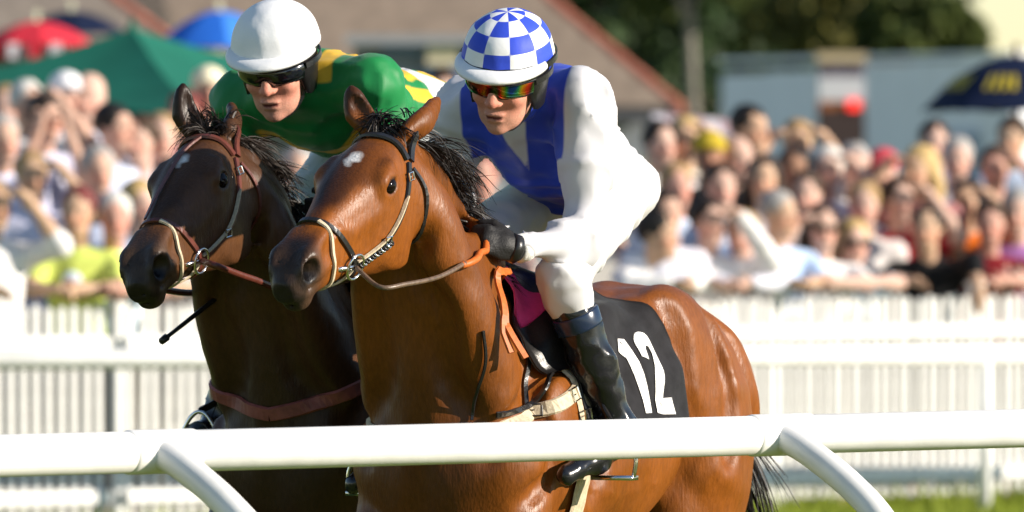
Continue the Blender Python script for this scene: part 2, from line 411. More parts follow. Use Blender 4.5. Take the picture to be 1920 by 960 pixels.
def hip_house(label, D, px_l, px_r, py_eave, pitch_run, ridge_z, depth, rm, chim=None, courses=0):
    s = FPX / D; zE = CAMZ + (HOR - py_eave) / s; xl, xr = (px_l - 960) / s, (px_r - 960) / s
    e = empty('house', ((xl + xr) / 2, D, 0)); tag(e, label, 'house', 'buildings behind the crowd')
    hr = pitch_run; c = [A(xl, D, zE), A(xr, D, zE), A(xr - 2.1 * hr, D + depth, zE), A(xl, D + depth, zE)]; r0, r1 = A(xl + hr, D + depth / 2, ridge_z), A(xr - hr, D + depth / 2, ridge_z)
    for f in ([c[0], c[1], r1, r0], [c[1], c[2], r1], [c[2], c[3], r0, r1], [c[3], c[0], r0]):
        build_at(slab(f, .10), 'roof_face', rm, e)
    for a, b_ in ((c[1], r1), (c[0], r0), (r0, r1), (c[2], r1), (c[3], r0)):
        n = 14
        for i in range(n):
            q = MB(); q.tube([lerp(a, b_, i / n), lerp(a, b_, (i + .96) / n)], [.085, .075], 8); build_at(q, 'ridge_tile', redtile_m, e)
    q = MB(); q.box(((xl + xr) / 2, D + .92, zE / 2 - .05), A((xr - xl) / 2 - .35, .6, zE / 2)); build_at(q, 'wall', wall_m, e)
    for k in range(3):
        x = lerp(xl + 1, xr - 1, (k + .5) / 3); w_ = MB(); w_.box((x, D + .33, zE - .95), A(.5, .04, .55)); o = build_at(w_, 'window', glass_m, e)
        f = MB()
        for dx in (-.5, 0, .5): f.box((x + dx, D + .28, zE - .95), A(.03, .03, .58))
        for dz in (-.55, .55): f.box((x, D + .27, zE - .95 + dz), A(.56, .025, .035))
        fo = f.build('frame', frame_m, o); fo.location = (0, 0, 0)
    q = MB(); q.box(((xl + xr) / 2, D - .05, zE - .06), A((xr - xl) / 2, .04, .07)); build_at(q, 'gutter', mat('gutter', (.08, .08, .09), rough=.5), e)
    if chim:
        px, py, wd = chim; p = at(px, py, D + depth * .25); q = MB(); q.box(p + A(0, 0, .45), A(wd, .3, .55)); q.box(p + A(0, 0, 1.02), A(wd + .05, .35, .05)); o = build_at(q, 'chimney', brick_m, e)
        for dx in (-.4, .4): t = MB(); t.tube([p + A(dx * wd, 0, 1.05), p + A(dx * wd, 0, 1.3)], .09, 10); t2 = t.build('chimney_pot', redtile_m, o)
    return e
hip_house('long house with tan tiled hip roof and red hip tiles behind both jockeys', 92, -620, 1275, 206, 4.0, 5.9, 9.0, roof_m, (640, 22, .28))
hip_house('house wing with grey-brown roof behind the green tent at left', 84, -520, 322, 82, 3.6, 5.6, 8.0, roof2_m)
# cabin glimpsed between the riders
e = empty('cabin', at(800, 333, 74) * A(1, 1, 0)); tag(e, 'low grey cabin with cream and blue panels glimpsed between the two jockeys', 'cabin')
q = MB(); q.box(at(790, 210, 74.4), A(.55, .3, .58)); build_at(q, 'wall', wall_m, e)
q = MB(); q.box(at(830, 96, 74.0), A(.13, .05, .11)); build_at(q, 'cream_panel', mat('cream_panel', (.72, .62, .42), rough=.6), e)
for y_ in (88, 136):
    q = MB(); q.box(at(770 if y_ == 88 else 835, y_, 74.05), A(.24 if y_ == 88 else .16, .04, .06)); build_at(q, 'blue_panel', mat('blue_panel', (.12, .20, .34), rough=.5), e)
q = MB(); q.box(at(790, 76, 74.3), A(.62, .42, .04)); build_at(q, 'roof', mat('cabin_roof', (.30, .31, .33), rough=.7), e)
# green marquee
e = empty('marquee', at(245, 333, 58) * A(1, 1, 0)); tag(e, 'dark green pyramid marquee with one sunlit pale side, upper left', 'tent')
grn = mat('green_canvas', (.012, .125, .085), rough=.8, spec=.15, vary=.12, vscale=3, bump=.3, bscale=3)
pk, cs = at(248, 52, 58), [at(-190, 150, 57.5), at(390, 225, 56.0), at(660, 130, 60.0), at(120, 125, 61.5)]
for i in range(4):
    a, b_ = cs[i], cs[(i + 1) % 4]; m_ = MB(); n = 10; V = []      # sagging panel
    for u in range(n + 1):
        for v in range(n + 1):
            p = lerp(lerp(a, b_, u / n), pk, v / n); p = p + A(0, 0, -.07 * math.sin(math.pi * u / n) * (1 - v / n) - .06 * math.sin(math.pi * v / n)); V.append(p)
    m_.add(V, [(u * (n + 1) + v, (u + 1) * (n + 1) + v, (u + 1) * (n + 1) + v + 1, u * (n + 1) + v + 1) for u in range(n) for v in range(n)])
    build_at(m_, 'canopy_panel', grn, e, True)
    build_at(slab([a + A(0, 0, -.002), b_ + A(0, 0, -.002), b_ + A(0, 0, -.22), a + A(0, 0, -.22)], .01), 'valance', grn, e)
    q = MB(); q.tube([a, A(a[0], a[1], 0)], .03, 8); build_at(q, 'pole', frame_m, e)
q = MB(); q.tube([pk - A(0, 0, .05), pk + A(0, 0, .06)], [.05, .01], 8); build_at(q, 'finial', grn, e)
# umbrellas
def umbrella(label, top, rad, drop, cols_, tilt=0., pole_m=None, name='umbrella', band=None):
    e = empty(name, A(top[0], top[1], 0)); tag(e, label, 'umbrella', 'umbrellas behind the crowd'); n = 8; T = Matrix.Rotation(tilt, 3, 'Y')
    def pt(a, r_): q = Vector((rad * r_ * math.cos(a), rad * r_ * math.sin(a), -drop * r_ ** 1.9)); q = T @ q; return np.asarray(top) + A(*q)
    for k in range(n):
        a0, a1 = 2 * math.pi * (k + .2) / n, 2 * math.pi * (k + 1.2) / n; V = []; m_ = MB(); N = 6
        for u in range(N + 1):
            for v in range(N + 1):
                a = a0 + (a1 - a0) * u / N; r_ = v / N * (1 - .05 * math.sin(math.pi * u / N) * v / N); V.append(pt(a, r_) - A(0, 0, .02 * math.sin(math.pi * u / N) * v / N))
        m_.add(V, [(u * (N + 1) + v, u * (N + 1) + v + 1, (u + 1) * (N + 1) + v + 1, (u + 1) * (N + 1) + v) for u in range(N) for v in range(N)])
        build_at(m_, 'canopy_panel', cols_[k % len(cols_)], e, True)
        q = MB(); q.tube([pt(a0, t) - A(0, 0, .012) for t in np.linspace(0, .99, 7)], .006, 5); build_at(q, 'rib', steel, e)
        if band is not None:
            m_ = MB(); V = []
            for u in range(9):
                a = a0 + (a1 - a0) * (.18 + .64 * u / 8)
                for r_ in (.80, .60): V.append(pt(a, r_) + A(0, 0, .012))
            for u in range(0, 8, 2): m_.add([V[u * 2], V[u * 2 + 1], V[u * 2 + 3], V[u * 2 + 2]], [(0, 1, 2, 3)])
            build_at(m_, 'printed_lettering', band, e)
    q = MB(); q.tube([np.asarray(top) + A(0, 0, .08), A(top[0], top[1], 0)], .018, 8); build_at(q, 'pole', pole_m or steel, e)
def canvas(n, c): return mat(n, c, rough=.75, spec=.2, vary=.08, vscale=4)
redc, whc, bluc, navc = canvas('red_canvas', (.62, .03, .05)), canvas('white_canvas', (.72, .66, .68)), canvas('blue_canvas', (.02, .14, .60)), canvas('navy_canvas', (.006, .012, .04))
umbrella('red parasol with white fringe at the upper left corner', at(70, 40, 66), .42, .17, [redc])
e = [o for o in bpy.data.objects if o.name.startswith('umbrella')][-1]
for k in range(16):
    a = 2 * math.pi * k / 16; p = at(70, 40, 66) + A(.40 * math.cos(a), .40 * math.sin(a), -.165)
    q = MB(); q.box(p + A(0, 0, -.055), A(.035, .035, .055)); build_at(q, 'fringe_flap', whc if k % 2 else redc, e)
umbrella('dark navy umbrella behind the red parasol', at(135, 20, 70), .42, .17, [navc])
umbrella('bright blue umbrella left of the white-capped jockey', at(412, 20, 64), .46, .26, [bluc, bluc, canvas('mid_blue_canvas', (.05, .22, .68)), bluc])
umbrella('large navy umbrella with yellow lettering at the right edge', at(1905, 104, 58), .62, .36, [navc], 0, mat('brown_pole', (.10, .055, .03), rough=.7), band=mat('yellow_print', (.55, .42, .03), rough=.6))
# white trailer
D_ = 112; e = empty('trailer', at(1610, 333, D_) * A(1, 1, 0), 0); tag(e, 'long white catering trailer in shade behind the crowd at right', 'trailer')
tw = mat('white_trailer_panel', (.84, .85, .90), rough=.5, spec=.3, vary=.04, vscale=2)
a0, a1 = at(1352, 142, D_ + 4.0), at(1900, 104, D_ - 3.0); dv = unit((a1 - a0) * A(1, 1, 0)); Ln = np.linalg.norm((a1 - a0)[:2]); nv = A(dv[1], -dv[0], 0); TR = np.stack([dv, nv, A(0, 0, 1)], 1); n = 6
for k in range(n):
    c = lerp(a0, a1, (k + .5) / n); h_ = (c[2] - .5) / 2; q = MB(); q.box(A(c[0], c[1], .5 + h_) - nv * .9, A(Ln / n / 2 - .006, .9, h_), TR); build_at(q, 'side_panel', tw, e)
q = MB(); q.box(lerp(a0, a1, .5) * A(1, 1, 0) - nv * .9 + A(0, 0, .42), A(Ln / 2, .85, .07), TR); build_at(q, 'chassis', leather_b, e)
q = MB(); c = lerp(a0, a1, .5); q.box(c - nv * .9 + A(0, 0, .10), A(Ln / 2 + .02, .93, .03), TR); build_at(q, 'roof', tw, e)
c = lerp(a0, a1, .82); q = MB(); q.box(A(c[0], c[1], 1.95) + nv * .03, A(.55, .03, .42), TR); o = build_at(q, 'serving_hatch', mat('hatch_grey_blue', (.28, .36, .48), rough=.4), e)
for t in (.25, .32):
    c = lerp(a0, a1, t); q = MB(); q.tube([A(c[0], c[1], .35) + nv * .03, A(c[0], c[1], .35) - nv * .2], .35, 20); build_at(q, 'wheel', leather_b, e)
# kiosk tower
D_ = 100; kc = at(1577, 333, D_) * A(1, 1, 0); e = empty('kiosk', kc); tag(e, 'slim dark brown kiosk tower with lit red sign in front of the trailer', 'kiosk')
brn = mat('kiosk_brown', (.050, .030, .028), rough=.6); 
def kb(name, py0, py1, hw, m, dy=0., dx=0.):
    z0, z1 = CAMZ + (HOR - py1) / FPX * D_, CAMZ + (HOR - py0) / FPX * D_; q = MB(); q.box(kc + A(dx, -dy, (z0 + z1) / 2), A(hw, .22, (z1 - z0) / 2)); return build_at(q, name, m, e)
kb('body', 206, 640, .255, brn); kb('white_sign_panel', 145, 189, .25, mat('sign_white', (.62, .62, .66), rough=.5)); kb('dark_sign_panel', 118, 144.5, .245, mat('sign_mauve', (.17, .14, .19), rough=.5)); kb('roof', 100, 117, .27, mat('kiosk_roof', (.55, .44, .28), rough=.7), .04)
kb('orange_strip', 190, 205.5, .25, mat('orange_strip', (.32, .10, .03), rough=.5))
rm_ = mat('lit_red_sign', (.5, .01, .01)); p = rm_.node_tree.nodes['Principled BSDF']; p.inputs['Emission Color'].default_value = (1, .03, .02, 1); p.inputs['Emission Strength'].default_value = 1.2
kb('lit_red_sign', 188, 206, .06, rm_, .03, .13)
for k in range(5): kb('sign_bar', 123 + 4 * (k % 2), 138 - 3 * (k % 3), .022, mat('sign_dark', (.03, .02, .03)), .004, -.19 + .09 * k)
# pinkish awning
e = empty('awning', at(1310, 333, 66) * A(1, 1, 0)); tag(e, 'low pinkish striped awning behind the crowd below the roof corner', 'awning')
pkc = canvas('pink_canvas', (.50, .34, .34)); pa = [at(1225, 205, 67), at(1420, 250, 65)]
for k in range(8):
    a, b_ = at(1222 + 24 * k, 214 + 2 * k, 67), at(1245 + 24 * k, 216 + 2 * k, 67)
    build_at(slab([a, b_, b_ + A(.05, -1.0, -.12), a + A(.05, -1.0, -.12)], .012), 'canvas_strip', pkc if k % 2 else whc, e)
for px in (1225, 1415): q = MB(); p_ = at(px, 222, 66.8); q.tube([p_, A(p_[0], p_[1], 0)], .02, 8); build_at(q, 'pole', frame_m, e)
# trees
leaf_m = [mat('leaf_dark', (.030, .055, .016), rough=.6, spec=.25, vary=.35, vscale=1.2), mat('leaf_olive', (.13, .12, .026), rough=.6, spec=.25, vary=.35, vscale=1.2), mat('leaf_mid', (.075, .095, .022), rough=.6, spec=.25, vary=.35, vscale=1.2)]
bark_m = mat('bark', (.10, .085, .065), rough=.9, vary=.3, vscale=6); bark_p = mat('pale_bark', (.20, .18, .15), rough=.9, vary=.2, vscale=6)
def tree(label, px, py_c, D_, rx, rz, lm, seed, n=6000, leaf=.10, bm=None, trunk_r=.16):
    r = np.random.default_rng(seed); c = at(px, py_c, D_); e = empty('tree', A(c[0], c[1], 0)); tag(e, label, 'tree', 'trees behind the trailer')
    q = MB(); P = [A(c[0], c[1], -.1), A(c[0] + .1, c[1], c[2] * .4), A(c[0], c[1], c[2]), A(c[0] + .05, c[1], c[2] + rz * .6)]; q.tube(spline(P, 14), list(np.linspace(trunk_r, trunk_r * .3, 14)), 10); build_at(q, 'trunk', bm or bark_m, e, True)
    cl = []
    for k in range(26):
        d = r.normal(size=3); d /= np.linalg.norm(d); d[2] = abs(d[2]) * 1.1 - .35; cl.append((c + d * A(rx, rx, rz) * r.uniform(.35, .95), r.uniform(.28, .5) * min(rx, rz)))
    for k in range(6):
        t = cl[k * 4][0]; s0 = A(c[0], c[1], c[2] - rz * r.uniform(.2, .7)); q = MB(); q.tube(spline([s0, lerp(s0, t, .5) + A(0, 0, .15), t], 8), list(np.linspace(trunk_r * .5, trunk_r * .12, 8)), 7); build_at(q, 'limb', bm or bark_m, e, True)
    V = np.zeros((n, 4, 3)); ci = r.integers(0, 26, n); d = r.normal(size=(n, 3)); d /= np.linalg.norm(d, axis=1, keepdims=True); rad = r.uniform(.35, 1, n) ** .5
    ctr = np.array([cl[i][0] for i in ci]) + d * (np.array([cl[i][1] for i in ci]) * rad)[:, None]
    u = r.normal(size=(n, 3)); u /= np.linalg.norm(u, axis=1, keepdims=True); v = np.cross(u, r.normal(size=(n, 3))); v /= np.linalg.norm(v, axis=1, keepdims=True); sz = leaf * r.uniform(.6, 1.4, (n, 1))
    V[:, 0] = ctr - u * sz; V[:, 1] = ctr - v * sz * .55; V[:, 2] = ctr + u * sz; V[:, 3] = ctr + v * sz * .55
    o = mesh_np('crown', V.reshape(-1, 3), np.arange(n * 4).reshape(n, 4), lm, e, smooth=False); o.location = -Vector(e.location)
TREES = [('dark evergreen tree just right of the house roof', 1120, 40, 128, 1.7, 2.6, 0, None), ('dark tree behind the pale trunk, left of the trailer', 1260, 90, 134, 1.6, 2.2, 0, None), ('tree with a tall pale trunk left of the trailer', 1288, -90, 118, 1.3, 1.6, 2, bark_p),
         ('olive leafy tree above the left end of the trailer', 1410, 70, 140, 1.7, 2.0, 1, None), ('dark tall tree behind the kiosk tower', 1545, 30, 146, 1.8, 2.4, 0, None), ('sunlit olive tree above the middle of the trailer', 1625, 75, 138, 1.5, 1.8, 1, None),
         ('mid-green tree whose crown ends against the bright sky', 1735, 92, 134, .95, 1.3, 2, None), ('dark tree far behind the trailer, tallest of the row', 1420, -40, 160, 2.6, 2.6, 0, None), ('dark tree behind the olive trees', 1570, -30, 158, 2.0, 2.2, 0, None), ('dark tree partly hidden by the red hip of the roof', 990, 60, 140, 1.8, 2.6, 0, None)]
for k, (lb, px, py_, d_, rx, rz, lm, bm) in enumerate(TREES): tree(lb, px, py_, d_, rx, rz, leaf_m[lm], 20 + k, bm=bm, trunk_r=.11 if bm else .16)
# hedge under the trees
r = np.random.default_rng(77); n = 9000; c = at(1330, 260, 122); ctr = np.stack([r.uniform(-4.0, 9.5, n), 124 + r.uniform(-.8, .8, n), r.uniform(0, 1, n) ** .7 * 3.0 * (1 + .12 * np.sin(r.uniform(0, 6, n)))], 1)
u = r.normal(size=(n, 3)); u /= np.linalg.norm(u, axis=1, keepdims=True); v = np.cross(u, r.normal(size=(n, 3))); v /= np.linalg.norm(v, axis=1, keepdims=True); V = np.stack([ctr - u * .14, ctr - v * .08, ctr + u * .14, ctr + v * .08], 1)
tag(mesh_np('hedge', V.reshape(-1, 3), np.arange(n * 4).reshape(n, 4), leaf_m[0], smooth=False), 'dark hedge mass under the trees behind the trailer', 'hedge', kind='stuff')
# ------------------------------------------------------------------ horses
def prof(tab):
    T = np.asarray(tab, float); T = T[np.argsort(T[:, 0])]
    xs = np.linspace(T[0, 0], T[-1, 0], 200)
    cols = []
    for c in range(1, T.shape[1]):
        q = np.interp(xs, T[:, 0], T[:, c])
        for _ in range(40): q[1:-1] = .25 * q[:-2] + .5 * q[1:-1] + .25 * q[2:]
        cols.append(q)
    return xs, cols
def loft_x(tab, p=2.2, o=None, M=None, yoff=0.):
    """body lofted along local x: rows (x, top, bottom, half width, width taper upwards)"""
    xs, (tp, bt, hw, tw) = prof(tab)
    o = A(0, 0, 0) if o is None else np.asarray(o, float); M = np.eye(3) if M is None else M
    x0, x1 = xs[0], xs[-1]
    def f(X, Y, Z):
        X = X - o[0]; Y = Y - o[1]; Z = Z - o[2]
        u = M[0, 0] * X + M[1, 0] * Y + M[2, 0] * Z; v = M[0, 1] * X + M[1, 1] * Y + M[2, 1] * Z; w_ = M[0, 2] * X + M[1, 2] * Y + M[2, 2] * Z
        uc = np.clip(u, x0, x1); T = np.interp(uc, xs, tp); B = np.interp(uc, xs, bt); H = np.interp(uc, xs, hw); K = np.interp(uc, xs, tw)
        h = (T - B) / 2; q = (w_ - (T + B) / 2) / h; W = H * (1 + K * np.clip(q, -1, 1))
        r = (np.abs(v / W) ** p + np.abs(q) ** p) ** (1 / p)
        d = (r - 1) * np.minimum(h, W)
        ex = np.maximum(np.maximum(x0 - u, u - x1), 0)
        return np.where(ex > 0, np.sqrt(np.maximum(d, 0) ** 2 + ex ** 2) + np.minimum(d, 0) * 0, d)
    c = np.array([o + M @ A(a, b, d) for a in (x0, x1) for b in (-hw.max() * 1.3, hw.max() * 1.3) for d in (bt.min(), tp.max())])
    return f, c.min(0), c.max(0)

HEAD = [(-.02, -.01, -.17, .050, 0), (.02, .010, -.21, .066, .0), (.08, .032, -.24, .078, .06), (.14, .034, -.262, .088, .10), (.20, .027, -.268, .093, .14),
        (.26, .016, -.256, .088, .10), (.33, .002, -.226, .071, .0), (.40, -.014, -.198, .057, -.06), (.47, -.028, -.182, .050, -.06),
        (.53, -.040, -.174, .050, -.02), (.575, -.056, -.169, .049, 0), (.605, -.078, -.166, .043, 0), (.622, -.098, -.150, .028, 0)]
TRUNK = [(.42, 1.20, 1.03, .04, 0), (.38, 1.30, .94, .125, 0), (.30, 1.42, .86, .180, -.10), (.15, 1.50, .80, .215, -.20), (0, 1.545, .775, .238, -.34), (-.20, 1.50, .775, .27, -.16), (-.45, 1.475, .82, .282, -.06),
         (-.62, 1.50, .90, .27, -.08), (-.76, 1.525, .97, .255, -.14), (-.90, 1.505, 1.02, .245, -.16), (-1.04, 1.43, 1.04, .225, -.14), (-1.16, 1.33, 1.06, .19, -.08), (-1.25, 1.24, 1.10, .12, 0), (-1.28, 1.2, 1.15, .05, 0)]
class Horse: pass
def horse(name, org, yaw, headR, poll, ears, cols, label, hs=1.0, legs=None, seed=1):
    H = Horse(); phi = math.atan2(-math.cos(R(yaw)), -math.sin(R(yaw)))
    L2W = np.array([[math.cos(phi), -math.sin(phi), 0], [math.sin(phi), math.cos(phi), 0], [0, 0, 1]])
    H.L2W, H.org, H.phi = L2W, np.asarray(org, float), phi
    U, _, Vt = np.linalg.svd(np.asarray(headR, float)); Rw = U @ Vt
    M = L2W.T @ Rw; o = L2W.T @ (np.asarray(poll, float) - H.org); H.M, H.o = M, o
    h = lambda x, y, z: o + M @ A(x, y, z) * hs; H.h = h
    H.loc = lambda p: L2W.T @ (np.asarray(p, float) - H.org)
    H.wor = lambda p: H.org + L2W @ np.asarray(p, float)
    F = Field(axis(-1.42, 1.42, .013, (.42, 1.42, .0065)), axis(-.46, .46, .0085), axis(-.02, 2.16, .016, (1.22, 2.16, .0070)))
    H.F = F; fy = (-1, 1)
    # trunk
    F.put(loft_x(TRUNK, 2.3), .02)
    for s in fy:
        F.put(ell((-1.05, s * .12, 1.16), (.18, .11, .25)), .12)                        # buttock
        fill(F, sweep([(-.93, s * .13, 1.26), (-.90, s * .16, 1.08), (-.86, s * .165, .88)], [.2, .19, .12], [.11, .115, .085], (0, 1, 0)), .07)   # thigh
        F.put(ell((-.70, s * .19, 1.41), (.13, .05, .07)), .12)                       # point of hip
        F.put(cone((-.07, s * .115, 1.42), (.24, s * .165, 1.06), .085, .095), .06)        # shoulder blade
        F.put(ell((.04, s * .20, 1.14), (.17, .075, .17)), .06)                        # triceps
        F.put(ell((.31, s * .075, 1.03), (.09, .075, .18)), .09)                         # breast
        F.put(ell((.26, s * .150, 1.08), (.11, .08, .14)), .09)                         # point of shoulder
    F.put(cone((.44, 0, 1.18), (.43, 0, .95), .012, .022), .05, cut=True)               # groove between the breast muscles
    # neck
    nk0 = h(.05, 0, -.105); base = A(.13, 0, 1.19)
    d0 = -(M @ A(1, 0, .18)); d0 = unit(d0 * A(1, 1, .55) + A(-.1, 0, -.30))
    b1 = nk0 + d0 * .24; b2 = base + A(.22, o[1] * .25, .26)
    Pn = [nk0 * (1 - t) ** 3 + 3 * b1 * t * (1 - t) ** 2 + 3 * b2 * t * t * (1 - t) + base * t ** 3 for t in np.linspace(0, 1, 6)]
    latn = [lerp(M[:, 1], A(0, 1, 0), t) for t in np.linspace(0, 1, 6)]
    fill(F, sweep(Pn, [.100, .104, .119, .153, .206, .275], [.064, .067, .076, .094, .124, .160], latn, 13), .06)
    H.neck = np.array(Pn)
    tang = unit(Pn[0] - Pn[3]); upn = unit(np.cross(tang, M[:, 1])); upn = upn if upn[2] > 0 else -upn
    H.crest = []
    for i, (p, q) in enumerate(zip(Pn, [.100, .104, .119, .153, .206, .275])):
        t = unit(Pn[min(i + 1, 5)] - Pn[max(i - 1, 0)]); u = unit(np.cross(t, latn[i])); u = u if u[2] > 0 or i > 3 else -u
        if u[2] < 0: u = -u
        H.crest.append(p + u * q * .96)
    H.crest = np.array(H.crest[:5] + [A(-.02, 0, 1.54)])
    for s in fy:   # long neck muscles and jugular groove
        a = h(.03, s * .055, -.12); c = A(.24, s * .13, 1.16); mid = lerp(a, c, .5) + A(0, s * .03, -.02)
        fill(F, sweep([a, mid, c], [.03, .045, .06], [.025, .032, .04], (0, 1, 0), 9), .10)
        g = [] if s else [p + u_ for p, u_ in zip(Pn[1:5], [A(0, s * .075, 0) + unit(A(.55, 0, -.6)) * r_ for r_ in (.075, .09, .11, .13)])]
        for p0, p1 in zip(g[:-1], g[1:]): F.put(cone(p0, p1, .012, .016), .05, cut=True)
        F.put(ell(Pn[3] + A(-.03, s * .085, .08), (.14, .05, .09)), .06)
    # head
    hell = lambda c, r, m_: ell(c, np.asarray(r) * hs, m_)
    hcone = lambda a_, b_, r0, r1: cone(a_, b_, r0 * hs, r1 * hs)
    F.put(loft_x([tuple(np.array(r_) * A(hs, hs, hs, hs, 1)) for r_ in HEAD], 2.5, o, M), .03)
    hM = M
    for s in fy:
        F.put(hell(h(.135, s * .056, -.180), (.115, .024, .100), hM), .035)        # jowl plate
        F.put(hcone(h(.165, s * .078, .002), h(.225, s * .088, -.012), .008, .007), .03) # brow ridge
        F.put(hell(h(.205, s * .084, -.036), (.036, .013, .026), hM), .03)                # orbit
        F.put(hcone(h(.245, s * .072, -.080), h(.37, s * .048, -.090), .010, .006), .03) # facial crest
        F.put(hell(h(.552, s * .042, -.084), (.046, .024, .038), hM), .018)                 # nostril flare
        F.put(hcone(h(.46, s * .038, -.045), h(.54, s * .038, -.058), .012, .016), .02)
        F.put(hell(h(.566, s * .060, -.088), (.026, .024, .029), unitM(hM, s)), .010, cut=True)
        F.put(hell(h(.572, s * .048, -.085), (.017, .036, .021), hM), .008, cut=True)
        F.put(hcone(h(.615, s * .012, -.132), h(.545, s * .052, -.134), .003, .006), .010, cut=True)   # lips
        F.put(hcone(h(.545, s * .054, -.134), h(.455, s * .060, -.128), .006, .0055), .010, cut=True)
        F.put(hell(h(.500, s * .046, -.115), (.05, .012, .016), hM), .012)
        F.put(hell(h(.205, s * .099, -.033), (.027, .020, .0195), hM), .005, cut=True)    # eye opening
        F.put(hcone(h(.180, s * .096, -.020), h(.230, s * .095, -.024), .0050, .0045), .008)
        F.put(hcone(h(.182, s * .092, -.054), h(.226, s * .091, -.054), .0035, .0035), .008)
        for (vx0, vz0, vx1, vz1, vy) in ((.30, -.10, .40, -.06, .057), (.40, -.06, .46, -.075, .05)):
            F.put(hcone(h(vx0, s * vy, vz0), h(vx1, s * (vy - .004), vz1), .004, .0035), .012)   # face veins
    F.put(hell(h(.565, 0, -.172), (.035, .032, .022), hM), .018)                          # chin
    F.put(hcone(h(.60, 0, -.165), h(.50, 0, -.20), .004, .006), .015, cut=True)
    # ears
    for (s, tipw, tilt) in ears:
        b_ = h(.005, s * .045, .005); tip = H.loc(tipw); mid = lerp(b_, tip, .45) + M @ A(.005, s * .016, 0); ea = unit(tip - b_)
        lat = unit(np.cross(ea, M @ A(tilt, -s * .6, .1)))
        fill(F, sweep([b_, lerp(b_, mid, .5), mid, lerp(mid, tip, .6), tip], [.022, .022, .020, .014, .004], [.026, .031, .033, .022, .005], lat, 9), .012)
        op = unit(np.cross(lat, ea)); op = op if op @ (M @ A(.7, s * .7, .0)) > 0 else -op
        e0, e1 = lerp(b_, tip, .30) + op * .022, lerp(b_, tip, .86) + op * .012
        if tilt > .5:
          for p in sweep([e0, lerp(e0, e1, .5), e1], [.015, .016, .005], [.018, .020, .006], lat, 5): F.put(p, .006, cut=True)
    # legs
    for (sy, fore, pts) in legs or []:
        if fore: rd = [.10, .075, .050, .036, .030, .036, .034, .05]; rw = [.09, .065, .045, .030, .026, .033, .032, .05]
        else: rd = [.13, .10, .065, .045, .034, .038, .034, .05]; rw = [.085, .07, .05, .032, .027, .034, .032, .05]
        P = [A(p[0], sy * p[1], p[2]) for p in pts]; n = len(P)
        fill(F, sweep(P, rd[:n], rw[:n], (0, 1, 0), n * 3 - 2), .03)
    # grooves between the muscles, veins
    def line(pts, r_, k, cut, off):
        gs = .62 if cut else 1.
        Q = spline(np.array(pts), 16); Q, _ = F.snap(Q, off, 8)
        for _ in range(4): Q[1:-1] = .25 * Q[:-2] + .5 * Q[1:-1] + .25 * Q[2:]
        n_ = len(Q)
        for i_ in range(n_ - 1):
            e_ = min(1, 4 * i_ / n_, 4 * (n_ - 1 - i_) / n_) * .7 + .3
            F.put(cone(Q[i_], Q[i_ + 1], r_ * e_ * gs, r_ * e_ * gs), k * (1 if not cut else 1.15), cut=cut)
    for s in fy:
        line([(.02, s * .10, 1.50), (.14, s * .14, 1.36), (.25, s * .16, 1.20), (.33, s * .15, 1.08)], .016, .045, True, .004)
        line([(.02, s * .2, 1.27), (.14, s * .19, 1.16), (.24, s * .18, .98)], .013, .045, True, .004)
        line([(-.10, s * .2, 1.32), (-.12, s * .22, 1.16), (-.06, s * .22, 1.0)], .012, .05, True, .004)
        line([(-.60, s * .2, 1.46), (-.63, s * .24, 1.34), (-.66, s * .24, 1.15), (-.66, s * .2, .98)], .016, .06, True, .004)
        line([(-.92, s * .14, 1.48), (-1.02, s * .17, 1.30), (-1.05, s * .17, 1.12), (-1.0, s * .16, .95)], .014, .05, True, .004)
        line([(-.80, s * .19, 1.42), (-.86, s * .22, 1.25), (-.84, s * .22, 1.05)], .012, .05, True, .005)
        line([h(.07, s * .06, -.20), lerp(Pn[2], A(0, s, 0) * .05 + Pn[2], 1) + A(.06, 0, -.07), Pn[3] + A(.09, s * .06, -.08), (.33, s * .12, 1.22)], .010, .05, True, .006)
        line([h(-.02, s * .06, -.07), Pn[2] + A(-.03, s * .06, .03), Pn[3] + A(-.05, s * .08, .05), (.10, s * .14, 1.36)], .011, .05, True, .004)
        for pts in ([(.10, s * .19, 1.22), (.18, s * .18, 1.10), (.20, s * .17, .95)], [(-.05, s * .24, 1.0), (-.22, s * .27, .97), (-.45, s * .27, 1.0)], [(-.72, s * .2, 1.25), (-.80, s * .2, 1.1), (-.80, s * .18, .95)], [h(.10, s * .07, -.25), Pn[2] + A(.08, s * .05, -.07), Pn[3] + A(.10, s * .07, -.06)]):
            line(pts, .0045, .014, False, -.001)
    # slight unevenness of muscle
    F.wobble(.0050, 15, seed + 7, lambda P: np.where(P[:, 2] > .7, 1., .3) * np.where(((P - o) @ M)[:, 0] > -.02, .0, 1) * (1 + .8 * (P[:, 0] < -.6)))
    F.wobble(.0030, 30, seed, lambda P: np.where(P[:, 2] > .7, 1., .3) * np.where(((P - o) @ M)[:, 0] > .05, .15, 1))
    V, Fq = F.mesh(2)
    # coat colours
    hd = (V - o) @ M / hs; onhead = sm((hd[:, 0] + .02) / .10) * (hd[:, 2] > -.32) * (V[:, 2] > 1.25)
    base, dark, muz, black = [np.asarray(c, float) for c in cols['base']]
    C = np.tile(base, (len(V), 1)); n1 = noise3(V, 7, seed + 3)[:, None]; n2 = noise3(V, 30, seed + 5)[:, None]
    C = C * (1 + .10 * n1 + .05 * n2)
    def mixc(c, t): nonlocal C; C = C * (1 - t[:, None]) + np.asarray(c) * t[:, None]
    mixc(dark, np.clip(cols.get('topline', .5) * sm((V[:, 2] - 1.36) / .22) * (1 - onhead), 0, 1))       # darker back
    mixc(dark, cols.get('chest', .0) * sm((V[:, 0] - .25) / .15) * sm((1.5 - V[:, 2]) / .3) * (1 - onhead))  # shade painted into the coat: chest and lower neck front darkened
